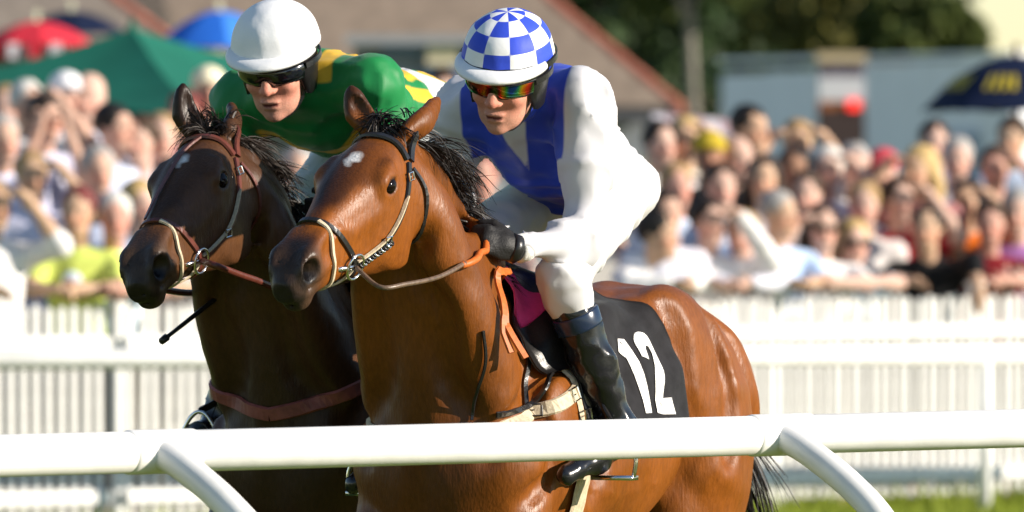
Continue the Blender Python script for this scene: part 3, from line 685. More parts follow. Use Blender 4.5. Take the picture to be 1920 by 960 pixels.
    front = onhead * sm((hd[:, 2] + .042 - .35 * np.abs(hd[:, 1]) + .012 * noise3(V, 40, seed)) / .035)
    mixc(dark, cols.get('face', .5) * front * sm((hd[:, 0] - .03) / .1) * (.6 + .4 * n1[:, 0]))
    mixc(muz, onhead * sm((hd[:, 0] - .47) / .09))
    mixc(black, onhead * cols.get('nose', .9) * sm((hd[:, 0] - .44 + .2 * (-.045 - hd[:, 2])) / .09) * sm((hd[:, 2] + .075 - .35 * np.abs(hd[:, 1])) / .035))
    mixc(black, onhead * sm((hd[:, 0] - .570 + .12 * (hd[:, 2] + .14)) / .03) * .9)
    for s in fy:
        e = np.linalg.norm((hd - A(.205, s * .095, -.035)) * A(1, .6, 1.25), axis=1); mixc(black, onhead * sm((.030 - e) / .010) * .85)
        e = np.linalg.norm((hd - A(.566, s * .055, -.088)), axis=1); mixc((.004, .003, .003), onhead * sm((.036 - e) / .008) * sm((.066 - np.abs(hd[:, 1])) / .006))
        e = np.linalg.norm((hd - A(.58, s * .056, -.1)) * A(1, .5, 1), axis=1); mixc(muz * 1.25, onhead * sm((.05 - np.abs(e - .036) * 3) / .05) * .35)
    earm = sm((hd[:, 2] - .035) / .03) * (hd[:, 0] < .09) * (V[:, 2] > 1.6); mixc(dark, earm * .75)
    mixc(black, sm((.78 - V[:, 2]) / .25) * .9)                                           # black points
    sx, sy, sr = cols['star']; st = sr - np.linalg.norm((hd - A(sx, sy, .035)) * A(.72, 1.05, .35), axis=1) + .006 * noise3(hd, 90, 4)
    st = np.where(onhead > .5, st, -1)
    m = mat(name + '_coat', (1, 1, 1), rough=cols.get('rough', .42), spec=cols.get('spec', .32), attr=True, vary=.16, vscale=95, bump=.20, bscale=170, rvary=.12, sheen=.0, mask=[('star', (.74, .71, .68), .008)], stretch=(1, 1, .25))
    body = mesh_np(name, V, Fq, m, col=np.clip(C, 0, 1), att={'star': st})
    body.location = H.org; body.rotation_euler = (0, 0, phi)
    tag(body, label, 'horse', 'race horses'); H.obj = body
    # eyes
    em = mat(name + '_eye', (.006, .003, .002), rough=.08, spec=.22)
    for s in fy:
        u_ = np.linspace(0, math.pi, 13); v_ = np.linspace(0, 2 * math.pi, 20, endpoint=False); c = h(.205, s * .0840, -.036); Vs = []
        for a in u_:
            for b in v_: Vs.append(c + M @ (hs * A(.0270 * math.sin(a) * math.cos(b), .0215 * math.cos(a), .0235 * math.sin(a) * math.sin(b))))
        Fs = [(i * 20 + k, i * 20 + (k + 1) % 20, (i + 1) * 20 + (k + 1) % 20, (i + 1) * 20 + k) for i in range(12) for k in range(20)]
        mesh_np('eye', Vs, Fs, em, body)
    return H
def unitM(M, s):
    """nostril axes: tilted forward"""
    a = R(28); c, d = math.cos(a), math.sin(a)
    return M @ np.array([[c, 0, -d], [0, 1, 0], [d, 0, c]])
def strands(name, roots, dirs, lens, width, m, parent, seed=0, seg=8, curl=.25, grav=.3, lock=14):
    """hair: tapering locks, each a bundle of fine blades that run together towards the tip"""
    r = np.random.default_rng(seed); V = []; Fs = []
    for p0, d0, L0 in zip(roots, dirs, lens):
        d0 = unit(np.asarray(d0) + r.normal(0, curl, 3)); ph = r.uniform(0, 6.3); sd = unit(np.cross(d0, r.normal(0, 1, 3))); wav = r.uniform(.04, .13) * L0
        C = []; p = np.asarray(p0, float); d = d0
        for k in range(seg + 1):
            t = k / seg; C.append(p + sd * wav * math.sin(ph + t * 4.0) * t); p = p + d * L0 / seg; d = unit(d + A(0, 0, -grav) / seg)
        C = np.array(C)
        for q in range(lock):
            off = r.normal(0, .0075, 3); fray = r.normal(0, .016, 3); Lq = r.uniform(.72, 1.08); wd = width * r.uniform(.6, 1.3); sb = unit(r.normal(0, 1, 3)); n0 = len(V)
            for k in range(seg + 1):
                t = k / seg; f = min(t * Lq * seg, seg - 1e-6); a = int(f); c = lerp(C[a], C[a + 1], f - a) + off * (1 - .55 * t) + fray * t * t
                e = wd * (1 - .8 * t ** 1.5); V += [c + sb * e, c - sb * e]
            Fs += [(n0 + 2 * k, n0 + 2 * k + 1, n0 + 2 * k + 3, n0 + 2 * k + 2) for k in range(seg)]
    return mesh_np(name, V, np.array(Fs), m, parent)
LEGS = [(1, 1, [(.20, .17, 1.0), (.24, .165, .80), (.36, .16, .60), (.40, .16, .52), (.34, .16, .30), (.30, .16, .20), (.28, .16, .14), (.30, .16, .05)]),
        (-1, 1, [(.20, .17, 1.0), (.34, .165, .83), (.52, .16, .72), (.58, .16, .68), (.50, .16, .45), (.44, .16, .36), (.40, .16, .30), (.36, .16, .24)]),
        (1, 0, [(-.88, .17, 1.0), (-.80, .17, .86), (-.98, .16, .62), (-1.06, .16, .52), (-1.0, .16, .28), (-.96, .16, .18), (-.92, .16, .12), (-.88, .16, .05)]),
        (-1, 0, [(-.88, .17, 1.0), (-.72, .17, .84), (-.78, .16, .60), (-.84, .16, .50), (-.70, .16, .28), (-.64, .16, .18), (-.60, .16, .12), (-.56, .16, .05)])]
BAYR = [[-0.435, 0.885, -0.15], [-0.79, -0.46, -0.42], [-0.428, -0.05, 0.898]]
DRKR = [[-0.325, 0.905, -0.27], [-0.83, -0.42, -0.37], [-0.452, 0.10, 0.886]]
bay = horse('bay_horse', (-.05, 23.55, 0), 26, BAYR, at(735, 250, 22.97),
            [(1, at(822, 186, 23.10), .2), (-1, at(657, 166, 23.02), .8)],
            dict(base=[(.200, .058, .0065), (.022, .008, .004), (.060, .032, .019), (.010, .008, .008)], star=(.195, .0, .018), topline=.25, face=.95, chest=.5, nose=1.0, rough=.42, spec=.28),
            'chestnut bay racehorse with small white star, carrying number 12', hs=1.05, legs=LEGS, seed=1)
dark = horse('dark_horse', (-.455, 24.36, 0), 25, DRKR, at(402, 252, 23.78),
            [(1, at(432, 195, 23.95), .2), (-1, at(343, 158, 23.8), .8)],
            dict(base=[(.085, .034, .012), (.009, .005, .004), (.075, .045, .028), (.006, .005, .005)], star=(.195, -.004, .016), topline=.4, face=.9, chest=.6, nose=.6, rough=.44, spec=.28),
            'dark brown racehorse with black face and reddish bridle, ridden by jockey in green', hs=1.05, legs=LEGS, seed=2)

# hair
def hair_mat(n, c): return mat(n, c, rough=.5, spec=.3, vary=.5, vscale=30)
def mane(H, m, n, wind, seed, fl=16, Lm=(.10, .22)):
    r = np.random.default_rng(seed); ro, di, le = [], [], []
    cr = spline(H.crest[:5], 60); wl = H.L2W.T @ unit(wind)
    for i in range(n):
        t = ((i + r.uniform(0, 1)) / n) ** .85 * .97; p = cr[int(t * 58)]; P, nn = H.F.snap(p + r.normal(0, .010, 3), -.004, 4)
        ro.append(P[0]); di.append(wl + nn[0] * .22 + A(0, r.uniform(-.1, .35), 0)); le.append(r.uniform(*Lm) * (1 - .3 * t))
    strands('mane', ro, di, le, .0022, m, H.obj, seed, curl=.15, grav=1.9, lock=18)
    ro, di, le = [], [], []
    for i in range(fl):
        p = H.h(r.uniform(-.03, .04), r.normal(0, .024), .03); P, nn = H.F.snap(p, -.003, 4)
        ro.append(P[0]); di.append(H.M @ A(r.uniform(-.9, .5), r.normal(0, .5), .60)); le.append(r.uniform(.05, .11))
    strands('forelock', ro, di, le, .0024, m, H.obj, seed + 1, curl=.22, grav=2.4, lock=14)
def tail(H, m, n, wind, seed, L=.75):
    r = np.random.default_rng(seed); wl = H.L2W.T @ unit(wind); ro, di, le = [], [], []
    dock = spline([A(-1.18, 0, 1.24), A(-1.27, 0, 1.21), A(-1.34, -.01, 1.10), A(-1.37, -.02, .95)], 20)
    b = MB(); b.tube(dock, list(np.linspace(.04, .018, 20)), 10); b.build('tail_dock', m, H.obj, True)
    for i in range(n):
        t = r.uniform(.15, 1); p = dock[int(t * 19)] + r.normal(0, .014, 3)
        ro.append(p); di.append(wl + r.normal(0, .15, 3)); le.append(L * r.uniform(.6, 1.1) * (1.1 - .4 * t))
    strands('tail_hair', ro, di, le, .0034, m, H.obj, seed, seg=9, curl=.14, grav=1.6, lock=14)
hb = hair_mat('black_hair', (.016, .011, .009)); hb2 = hair_mat('dark_brown_hair', (.018, .011, .007))
mane(bay, hb, 110, A(.95, .35, .15), 5, 22, (.09, .19)); mane(dark, hb2, 90, A(.75, .5, .25), 6, 26, (.08, .17))
tail(bay, hb, 34, A(.40, .40, -.60), 8, .62); tail(dark, hb2, 24, A(.5, .6, -.4), 9)
# ------------------------------------------------------------------ tack

leather_r = mat('red_brown_leather', (.11, .028, .018), rough=.35, spec=.5, vary=.25, vscale=40, bump=.08, bscale=150)
leather_o = mat('orange_rubber_rein', (.52, .12, .018), rough=.5, spec=.35, vary=.2, vscale=80)
leather_d = mat('worn_brown_rein', (.13, .085, .055), rough=.38, spec=.5, vary=.35, vscale=60, bump=.1, bscale=150)
leather_t = mat('pale_webbing', (.55, .46, .32), rough=.55, spec=.3, vary=.2, vscale=90, bump=.2, bscale=200)

pinkc = mat('pink_pad', (.80, .06, .25), rough=.7, spec=.2, vary=.12, vscale=30)
blackc = mat('black_cloth', (.016, .015, .017), rough=.8, spec=.15, sheen=.15, vary=.3, vscale=25, bump=.15, bscale=300)
whitep = mat('white_print', (.84, .82, .78), rough=.6, spec=.2)
def hp(H, pts): return [H.h(*p) for p in pts]
def snapstrap(H, pts, width, thick, name, m, parent, n=24, off=.003, world=False, smoothit=3):
    Q = spline(pts if world else hp(H, pts), n); P, Nn = H.F.snap(Q, off, 8)
    for _ in range(smoothit):
        P[1:-1] = .25 * P[:-2] + .5 * P[1:-1] + .25 * P[2:]; Nn[1:-1] = .25 * Nn[:-2] + .5 * Nn[1:-1] + .25 * Nn[2:]
    return ribbon(P, Nn, width, thick, name, m, parent)
def root_at(H, name, label, cat, group=None):
    e = empty(name, H.org, H.phi); return tag(e, label, cat, group)
def buckle(H, p, nrm, size, parent, m=steel):
    b = MB(); nrm = unit(nrm); u = unit(np.cross(nrm, A(.2, .1, 1))); v = np.cross(nrm, u); c = np.asarray(p) + nrm * .004
    q = [c + u * size * a + v * size * d for a, d in ((-1, -.8), (1, -.8), (1, .8), (-1, .8), (-1, -.8))]
    b.tube(q, .0026, 6); b.tube([c, c + u * size], .0016, 5); return b.build('buckle', m, parent)
def bridle(H, main, band, edge, label, extra):
    rt = root_at(H, 'bridle', label, 'bridle', 'bridles on the two racehorses')
    ringp = {}
    for s in (1, -1):
        ck = [(.075, s * .10, -.03), (.14, s * .10, -.10), (.24, s * .095, -.15), (.32, s * .08, -.165), (.372, s * .07, -.165)]
        snapstrap(H, ck, .017, .005, 'cheek_strap', main, rt, 26)
        if s == 1:
            snapstrap(H, [(a, b, c + .006) for a, b, c in ck[1:]], .005, .009, 'strap_edging', edge, rt, 22)
        P, Nn = H.F.snap(np.array([H.h(.385, s * .07, -.168)]), .010); ringp[s] = P[0]
        b = MB(); b.ring(P[0], Nn[0], .033, .0042, 24, 8); b.build('bit_ring', steel, rt, True)
        Q = spline([H.h(.385, s * .062, -.165), H.h(.43, s * .050, -.150), H.h(.45, s * .02, -.145)], 8)
        b = MB(); b.tube(Q, .007, 8); b.build('bit_mouthpiece', steel, rt, True)
        for (x, y, z) in ((.10, .10, -.06), (.26, .095, -.155)):
            P, Nn = H.F.snap(np.array([H.h(x, s * y, z)]), .006); buckle(H, P[0], Nn[0], .012, rt)
        # throat lash
        snapstrap(H, [(.07, s * .10, -.05), (.05, s * .085, -.14), (.07, s * .07, -.22), (.11, s * .03, -.275), (.12, 0, -.285)], .011, .004, 'throat_strap', main, rt, 18)
    snapstrap(H, [(.075, -.10, -.02), (.070, -.078, .02), (.078, -.04, .045), (.080, 0, .05), (.078, .04, .045), (.070, .078, .02), (.075, .10, -.02)], .022, .006, 'browband', band, rt, 30)
    snapstrap(H, [(.06, -.10, -.03), (-.005, -.07, .0), (-.015, 0, .012), (-.005, .07, .0), (.06, .10, -.03)], .02, .005, 'headpiece', main, rt, 24)
    # nosebands: one high, one dropped
    snapstrap(H, [(.40, 0, -.27), (.385, .05, -.21), (.375, .07, -.165), (.405, .065, -.09), (.43, .04, -.035), (.44, 0, -.02), (.43, -.04, -.035), (.405, -.065, -.09), (.375, -.07, -.165), (.385, -.05, -.21), (.40, 0, -.27)], .016, .005, 'noseband', band, rt, 48)
    snapstrap(H, [(.44, .02, -.02), (.45, .045, -.06), (.465, .055, -.11), (.47, .05, -.16), (.475, 0, -.21)], .012, .005, 'drop_noseband', edge, rt, 26)
    snapstrap(H, [(.39, .068, -.175), (.41, .06, -.20), (.44, .03, -.222), (.45, 0, -.228)], .014, .005, 'curb_strap', edge, rt, 16)
    extra(H, rt, ringp)
    return rt, ringp
def free_strap(pts, width, thick, name, m, rt, nrm, n=30):
    Q = spline(pts, n); return ribbon(Q, np.tile(unit(nrm), (n, 1)), width, thick, name, m, rt)
def push(H, Q, off):
    dd = H.F.dist(Q); Q2, _ = H.F.snap(Q, off, 10); return np.where((dd < off)[:, None], Q2, Q)
def bay_extra(H, rt, ring):
    # twisted beaded cheek edging and the reins
    L = H.loc
    for k, t in enumerate(np.linspace(0, 1, 11)):
        P, Nn = H.F.snap(np.array([lerp(H.h(.25, .095, -.165), H.h(.36, .078, -.175), t)]), .008)
        b = MB(); b.ring(P[0], unit(Nn[0] + A(0, 0, .8)), .0075, .0035, 10, 6); b.build('keeper', steel if k % 2 else leather_b, rt, True)
    hand = at(892, 470, 23.22)
    pts = [ring[1], L(at(712, 538, 22.58)), L(at(760, 533, 22.62)), L(at(820, 520, 22.74)), L(at(868, 495, 22.98)), L(hand)]
    b = MB(); b.tube(push(H, spline(pts, 40), .012), .0062, 8); b.build('rein', leather_d, rt, True)
    b = MB(); b.tube(push(H, spline([L(at(866, 498, 22.97)), L(at(878, 487, 23.06)), L(at(892, 470, 23.22))], 12), .012), .0095, 8); b.build('rein_grip', leather_o, rt, True)
    b = MB(); b.tube(spline([ring[-1], H.h(.25, -.16, -.30), A(.35, -.20, 1.55), L(at(870, 440, 23.55))], 30), .0085, 8); b.build('rein', leather_d, rt, True)
    for (a, c) in (((895, 478), (985, 672)), ((905, 480), (958, 662))):
        q = [L(at(*a, 23.24)), L(at(lerp(a[0], c[0], .3) , lerp(a[1], c[1], .33), 23.16)), L(at(lerp(a[0], c[0], .6), lerp(a[1], c[1], .68), 23.10)), L(at(*c, 23.08))]
        Q = push(H, spline(q, 24), .014)
        ribbon(Q, np.tile(L(H.org + A(.6, -.8, .1)), (24, 1)), .020, .006, 'rein_loop', leather_o, rt)
def dark_extra(H, rt, ring):
    L = H.loc
    snapstrap(H, [(.085, .01, .05), (.18, -.012, .045), (.30, -.02, .01), (.42, -.025, -.025)], .011, .005, 'face_strap', leather_r, rt, 24)
    b = MB(); b.tube(push(H, spline([ring[1], L(at(410, 500, 23.40)), L(at(470, 522, 23.60)), L(at(560, 545, 23.85)), L(at(640, 480, 24.1))], 30), .013), .0095, 8); b.build('rein', leather_r, rt, True)
    b = MB(); b.tube(spline([ring[-1], H.h(.2, -.2, -.3), A(.35, -.22, 1.5), A(.15, -.12, 1.62)], 30), .009, 8); b.build('rein', leather_r, rt, True)
bridle(bay, leather_b, leather_b, leather_t, 'black leather bridle with pale nose strap on the bay horse', bay_extra)
bridle(dark, leather_r, leather_r, leather_t, 'red-brown leather bridle with face strap on the dark horse', dark_extra)

def polar(H, x, ang, off):
    """point on the horse's barrel: ang from straight up towards the left side"""
    x, ang = np.broadcast_arrays(np.asarray(x, float), np.asarray(ang, float)); sh = x.shape; x = x.ravel(); ang = ang.ravel()
    d = np.stack([np.zeros_like(x), np.sin(ang), np.cos(ang)], 1); c = np.stack([x, np.zeros_like(x), np.full_like(x, 1.20)], 1)
    lo = np.full(len(x), .05); hi = np.full(len(x), .45)
    for _ in range(18):
        md = (lo + hi) / 2; ins = H.F.dist(c + d * md[:, None]) < 0; lo = np.where(ins, md, lo); hi = np.where(ins, hi, md)
    return (c + d * (lo + off)[:, None]).reshape(*sh, 3)
def drape(H, xf, xr, a0, a1, off, name, m, parent, nu=40, nv=44, wr=.006, seed=0, rear=None, front=None):
    """a cloth lying on the barrel between angles a0..a1; xf/xr front and rear edge as functions of v"""
    v = np.linspace(0, 1, nv)[None, :]; u = np.linspace(0, 1, nu)[:, None]
    X = xf(v) * (1 - u) + xr(v) * u; Aa = a0 + (a1 - a0) * v + 0 * u
    P = polar(H, X, Aa, off); pf = P.reshape(-1, 3)
    for _ in range(3):
        P[1:-1, 1:-1] = .5 * P[1:-1, 1:-1] + .125 * (P[:-2, 1:-1] + P[2:, 1:-1] + P[1:-1, :-2] + P[1:-1, 2:])
    d = np.stack([0 * Aa, np.sin(Aa), np.cos(Aa)], 2)
    P = P + d * (wr * (1 + noise3(P.reshape(-1, 3) * A(1, 1, .45), 34, seed).reshape(nu, nv)))[..., None]
    V = np.concatenate([P.reshape(-1, 3), (P - d * .006).reshape(-1, 3)]); N0 = nu * nv
    g = np.arange(N0).reshape(nu, nv); q = np.stack([g[:-1, :-1], g[1:, :-1], g[1:, 1:], g[:-1, 1:]], -1).reshape(-1, 4)
    Fs = [q[:, ::-1], q + N0]
    for e in (g[0], g[-1][::-1], g[:, 0][::-1], g[:, -1]): Fs.append(np.stack([e[:-1], e[1:], e[1:] + N0, e[:-1] + N0], 1))
    o = mesh_np(name, V, np.concatenate(Fs), m, parent); return o, P
def number_cloth(H, digits, label, stretchback=0.):
    rt = root_at(H, 'saddle_cloth', label, 'saddle cloth', 'saddle cloths')
    xf = lambda v: .10 - .06 * sm(v * 2) + 0 * v; xr = lambda v: -.46 - .20 * v
    drape(H, xf, xr, 0.0, R(112), .012, 'cloth_flap', blackc, rt, 44, 50, .011, 3)
    drape(H, xf, xr, 0.0, -R(112), .012, 'cloth_flap', blackc, rt, 30, 30, .007, 4)
    for ch, u0 in digits:
        if ch == '1': strokes = [[(-.02, .78), (.13, .98), (.13, .0)]]
        else: strokes = [[(-.02, .70), (.02, .88), (.14, .97), (.30, .93), (.36, .76), (.30, .56), (.12, .30), (.0, .075), (.40, .075)]]
        for st in strokes:
            st = np.array(st); Q = []
            for a, b in zip(st[:-1], st[1:]): Q += [lerp(a, b, t) for t in np.linspace(0, 1, 7)[:-1]]
            Q = np.array(Q + [st[-1]])
            if ch == '2':
                k = 7 * 6 - 2
                for _ in range(2): Q[1:k] = .25 * Q[:k - 1] + .5 * Q[1:k] + .25 * Q[2:k + 1]
            T = np.gradient(Q, axis=0); T /= np.linalg.norm(T, axis=1, keepdims=True) + 1e-9; Nn = np.stack([-T[:, 1], T[:, 0]], 1)
            hw = .098; cols_ = [Q + Nn * hw * k for k in (-1, -.5, 0, .5, 1)]
            G = np.stack(cols_, 1)                                   # (n,5,2) in digit units (height 1)
            hgt = .205; X = -.315 - (u0 + G[..., 0]) * hgt * .95 - (.0 + .10 * (1 - G[..., 1])) * hgt; ang = R(93) - G[..., 1] * hgt / .285
            P = polar(H, X, ang, .012); d = np.stack([0 * ang, np.sin(ang), np.cos(ang)], -1)
            P = P + d * (.011 * (1 + noise3(P.reshape(-1, 3) * A(1, 1, .45), 34, 3).reshape(P.shape[:2])) + .003)[..., None]
            n, m5 = G.shape[:2]; g = np.arange(n * m5).reshape(n, m5)
            q = np.stack([g[:-1, :-1], g[1:, :-1], g[1:, 1:], g[:-1, 1:]], -1).reshape(-1, 4)
            mesh_np('printed_digit', P.reshape(-1, 3), q, whitep, rt)
    return rt
number_cloth(bay, [('1', -.19), ('2', .28)], 'black saddle cloth with white number 12 on the bay horse')
number_cloth(dark, [], 'black saddle cloth on the dark horse behind')
def saddle(H, label, pad_m, foot):
    rt = root_at(H, 'racing_saddle', label, 'saddle', 'racing saddles')
    F = Field(axis(-.42, .22, .008), axis(-.26, .26, .008), axis(1.3, 1.72, .008))
    seat = sweep([(.03, 0, 1.575), (-.08, 0, 1.55), (-.20, 0, 1.53), (-.28, 0, 1.535)], [.018, .014, .014, .014], [.05, .06, .085, .09], (0, 1, 0), 13)
    fill(F, seat, .02)
    V, Fq = F.mesh(2); mesh_np('seat', V, Fq, leather_b, rt)
    for s in (1, -1):
        drape(H, lambda v: .07 + .09 * np.sin(v * 2.6), lambda v: -.14 + .05 * v, s * .10, s * R(66), .030, 'saddle_flap', leather_b, rt, 16, 20, .002, 5)
        drape(H, lambda v: .16 - .03 * v, lambda v: .02 + 0 * v, s * .0, s * R(34), .034, 'pad', pad_m, rt, 12, 16, .005, 6)
        top = polar(H, A(-.02), A(s * R(52)), .05).reshape(3); ft = foot[s]; fw = A(1, 0, 0)
        free_strap([top, lerp(top, ft, .5) + A(0, s * .015, 0), ft + A(0, 0, .13)], .022, .005, 'stirrup_leather', leather_b, rt, A(0, s, .15), 16)
        b = MB(); b.tube(spline([ft + A(0, -.055, .0), ft + A(0, -.06, .05), ft + A(0, -.03, .11), ft + A(0, 0, .13), ft + A(0, .03, .11), ft + A(0, .06, .05), ft + A(0, .055, .0)], 24), .006, 8)
        b.box(ft + A(0, 0, -.004), A(.022, .058, .006)); b.build('stirrup_iron', steel, rt, True)
    # girth under the belly, with buckles
    for s in (1, -1):
        an = np.linspace(s * R(60), s * R(178), 30); P = polar(H, np.full(30, .02), an, .006); d = np.stack([0 * an, np.sin(an), np.cos(an)], 1)
        ribbon(P, d, .075, .006, 'girth', leather_t, rt)
        for dx in (-.02, .02):
            p = polar(H, A(.02 + dx), A(s * R(92)), .016).reshape(3); buckle(H, p, A(0, s, 0), .016, rt)
    return rt
def cast(H, c, d, off=0.):
    """surface point hit from c (inside) along directions d"""
    c = np.asarray(c, float); d = np.atleast_2d(d); d = d / np.linalg.norm(d, axis=1, keepdims=True); c = np.broadcast_to(c, d.shape)
    lo = np.full(len(d), .02); hi = np.full(len(d), .55)
    ts = np.linspace(.55, .02, 60); hit = np.full(len(d), .02); done = np.zeros(len(d), bool)
    for t in ts:
        ins = (H.F.dist(c + d * t) < 0) & ~done; hit[ins] = t; done |= ins
    lo = hit; hi = hit + .01
    for _ in range(8):
        md = (lo + hi) / 2; ins = H.F.dist(c + d * md[:, None]) < 0; lo = np.where(ins, md, lo); hi = np.where(ins, hi, md)
    P = c + d * lo[:, None]; g = H.F.grad(P); g /= np.linalg.norm(g, axis=1, keepdims=True) + 1e-9
    return P + g * off, g
def breast_girth(H, label, m, wid, z0, z1, fancy=False):
    rt = root_at(H, 'breast_girth', label, 'breast girth', 'breast girths')
    for s in (1, -1):
        th = np.linspace(0, R(112), 44); z = z0 + (z1 - z0) * (th / R(112)) ** 1.3
        P = np.zeros((44, 3)); Nn = np.zeros((44, 3))
        for i in range(44):
            p, g = cast(H, A(.10, 0, z[i]), A(math.cos(th[i]), s * math.sin(th[i]), 0), .004); P[i] = p[0]; Nn[i] = g[0]
        for _ in range(3): P[1:-1] = .25 * P[:-2] + .5 * P[1:-1] + .25 * P[2:]
        ribbon(P, Nn, wid, .007, 'strap', m, rt)
        for k in (26, 36): buckle(H, P[k] + Nn[k] * .006, Nn[k], .020, rt, leather_b if k == 26 else steel)
        # neck strap from the girth up to the withers
        zz = np.linspace(P[24][2], 1.50, 26); Q = []; G = []
        for i in range(26):
            t = i / 25; a = R(62) + R(28) * t
            p, g = cast(H, A(lerp(.10, .06, t), 0, zz[i]), A(math.cos(a), s * math.sin(a), 0), .004); Q.append(p[0]); G.append(g[0])
        ribbon(np.array(Q), np.array(G), .015, .005, 'neck_strap', leather_b, rt)
        if fancy and s == 1:
            L = H.loc
            for pts, wd in (([(1075, 682), (1040, 690), (1020, 735), (985, 765), (930, 778)], .016), ([(905, 620), (910, 680), (893, 740), (884, 788)], .008)):
                Q = spline([L(at(a, b_, 23.0)) for a, b_ in pts], 30); D_ = []
                eye = L(A(0, 0, CAMZ))
                for i, q in enumerate(Q):     # lay the strap on the coat
                    dr = unit(q - eye); t = 0.
                    for _ in range(80):
                        dd = H.F.dist(q + dr * t)[0]
                        if dd < .006: break
                        t += min(max(dd * .6, .004), .04)
                    D_.append(q + dr * t)
                Q = np.array(D_)
                for _ in range(3): Q[1:-1] = .25 * Q[:-2] + .5 * Q[1:-1] + .25 * Q[2:]
                g = H.F.grad(Q); g /= np.linalg.norm(g, axis=1, keepdims=True) + 1e-9
                ribbon(Q, g, wd, .006, 'loose_strap', leather_b, rt)
            for (a, b_) in ((1065, 684),):
                q = L(at(a, b_, 22.9)); dr = unit(q - L(A(0, 0, CAMZ))); t = 0.
                for _ in range(120):
                    dd = H.F.dist(q + dr * t)[0]
                    if dd < .008: break
                    t += min(max(dd * .6, .003), .04)
                p = q + dr * t; g = unit(H.F.grad(p[None])[0]); buckle(H, p, g, .015, rt, leather_b if a != 1065 else steel)
    return rt
# ------------------------------------------------------------------ people
def frame(f, up=(0, 0, 1), roll=0.):
    f = unit(f); l = unit(np.cross(up, f)); u = np.cross(f, l); c, s_ = math.cos(roll), math.sin(roll)
    return np.stack([f, l * c + u * s_, u * c - l * s_], 1)
def head_prims(c, M, s=1., fine=True):
    h = lambda x, y, z: c + M @ A(x, y, z) * s
    P = [(ell(h(-.015, 0, .03), A(.098, .077, .09) * s, M), .02), (ell(h(.03, 0, -.03), A(.062, .062, .085) * s, M), .03),
         (ell(h(.042, 0, -.082), A(.044, .047, .036) * s, M), .025), (ell(h(.072, 0, -.103), A(.020, .022, .017) * s, M), .016),
         (cone(h(.086, 0, .010), h(.110, 0, -.030), .008 * s, .0135 * s), .012), (ell(h(-.01, .077, -.008), A(.019, .008, .03) * s, M), .008), (ell(h(-.01, -.077, -.008), A(.019, .008, .03) * s, M), .008)]
    if fine:
        for q in (1, -1):
            P += [(ell(h(.098, q * .013, -.034), A(.011, .009, .008) * s, M), .006), (cone(h(.084, q * .012, .022), h(.070, q * .046, .020), .010 * s, .008 * s), .014),
                  (ell(h(.062, q * .040, -.030), A(.024, .020, .018) * s, M), .02), (ell(h(.084, q * .031, .002), A(.014, .017, .011) * s, M), .012, True), (ell(h(.068, q * .031, .002), A(.014, .014, .012) * s, M), .003)]
        P += [(ell(h(.090, 0, -.064), A(.011, .024, .006) * s, M), .008), (ell(h(.087, 0, -.078), A(.011, .020, .007) * s, M), .008), (cone(h(.100, -.020, -.071), h(.100, .020, -.071), .0042 * s, .0042 * s), .004, True)]
    return P
def hand_prims(wr, f, l, sc=1., curl=(.9, 1.1), rad=1.):
    f = unit(f); l = unit(l - f * (np.dot(l, f))); n = np.cross(f, l); M = np.stack([f, l, n], 1)
    P = [(ell(wr + f * .045 * sc, A(.052, .042, .019) * sc * (1 if rad == 1 else 1.08), M), .015)]
    for i, L in enumerate((.068, .076, .070, .054)):
        b = wr + (f * .080 + l * (.031 - .0205 * i)) * sc; a1 = curl[0] + .06 * i; d1 = f * math.cos(a1) + n * math.sin(a1); a2 = a1 + curl[1]; d2 = f * math.cos(a2) + n * math.sin(a2)
        m = b + d1 * L * .52 * sc; e = m + d2 * L * .5 * sc
        P += [(cone(b, m, .0098 * sc * rad, .009 * sc * rad), .005), (cone(m, e, .009 * sc * rad, .0078 * sc * rad), .004)]
    b = wr + (f * .025 + l * .030) * sc; m = b + unit(f * .7 + l * .55 + n * .35) * .042 * sc; e = m + unit(f * .75 + l * .1 + n * .6) * .034 * sc
    return P + [(cone(b, m, .013 * sc * rad, .0108 * sc * rad), .008), (cone(m, e, .0108 * sc * rad, .0085 * sc * rad), .005)]
def torso_prims(J, t=0., k=1.):
    lat = unit(J['shL'] - J['shR']); lh = unit(J['hipL'] - J['hipR']); pel = (J['hipL'] + J['hipR']) / 2; ch = (J['shL'] + J['shR']) / 2; up = unit(ch - pel)
    fr = np.cross(lat, up)
    b = J.get('bend', -.02)
    P = [pel, lerp(pel, ch, .36) + fr * b, lerp(pel, ch, .72) + fr * b, ch]
    S = sweep(P, np.array([.088, .084, .104, .070]) * k + t, np.array([.140, .122, .155, .125]) * k + t, [lh, lerp(lh, lat, .4), lat, lat], 8)
    return [(p, .05) for p in S] + [(cone(J['shL'], J['shR'], .054 * k + t, .054 * k + t), .05)]
def arm_prims(J, s, t=0., upto=2., k=1., t2=None):
    sh, el, wr = J['sh' + s], J['el' + s], J['wr' + s]; t2 = t if t2 is None else t2
    if upto <= 1: return [(cone(sh, lerp(sh, el, upto), .050 * k + t, .045 * k + t2), .03)]
    w2 = lerp(el, wr, upto - 1)
    return [(cone(sh, el, .050 * k + t, .040 * k + t), .03), (cone(el, lerp(el, w2, .35), .041 * k + t, .040 * k + t), .03), (cone(lerp(el, w2, .35), w2, .040 * k + t, .028 * k + t2), .03)]
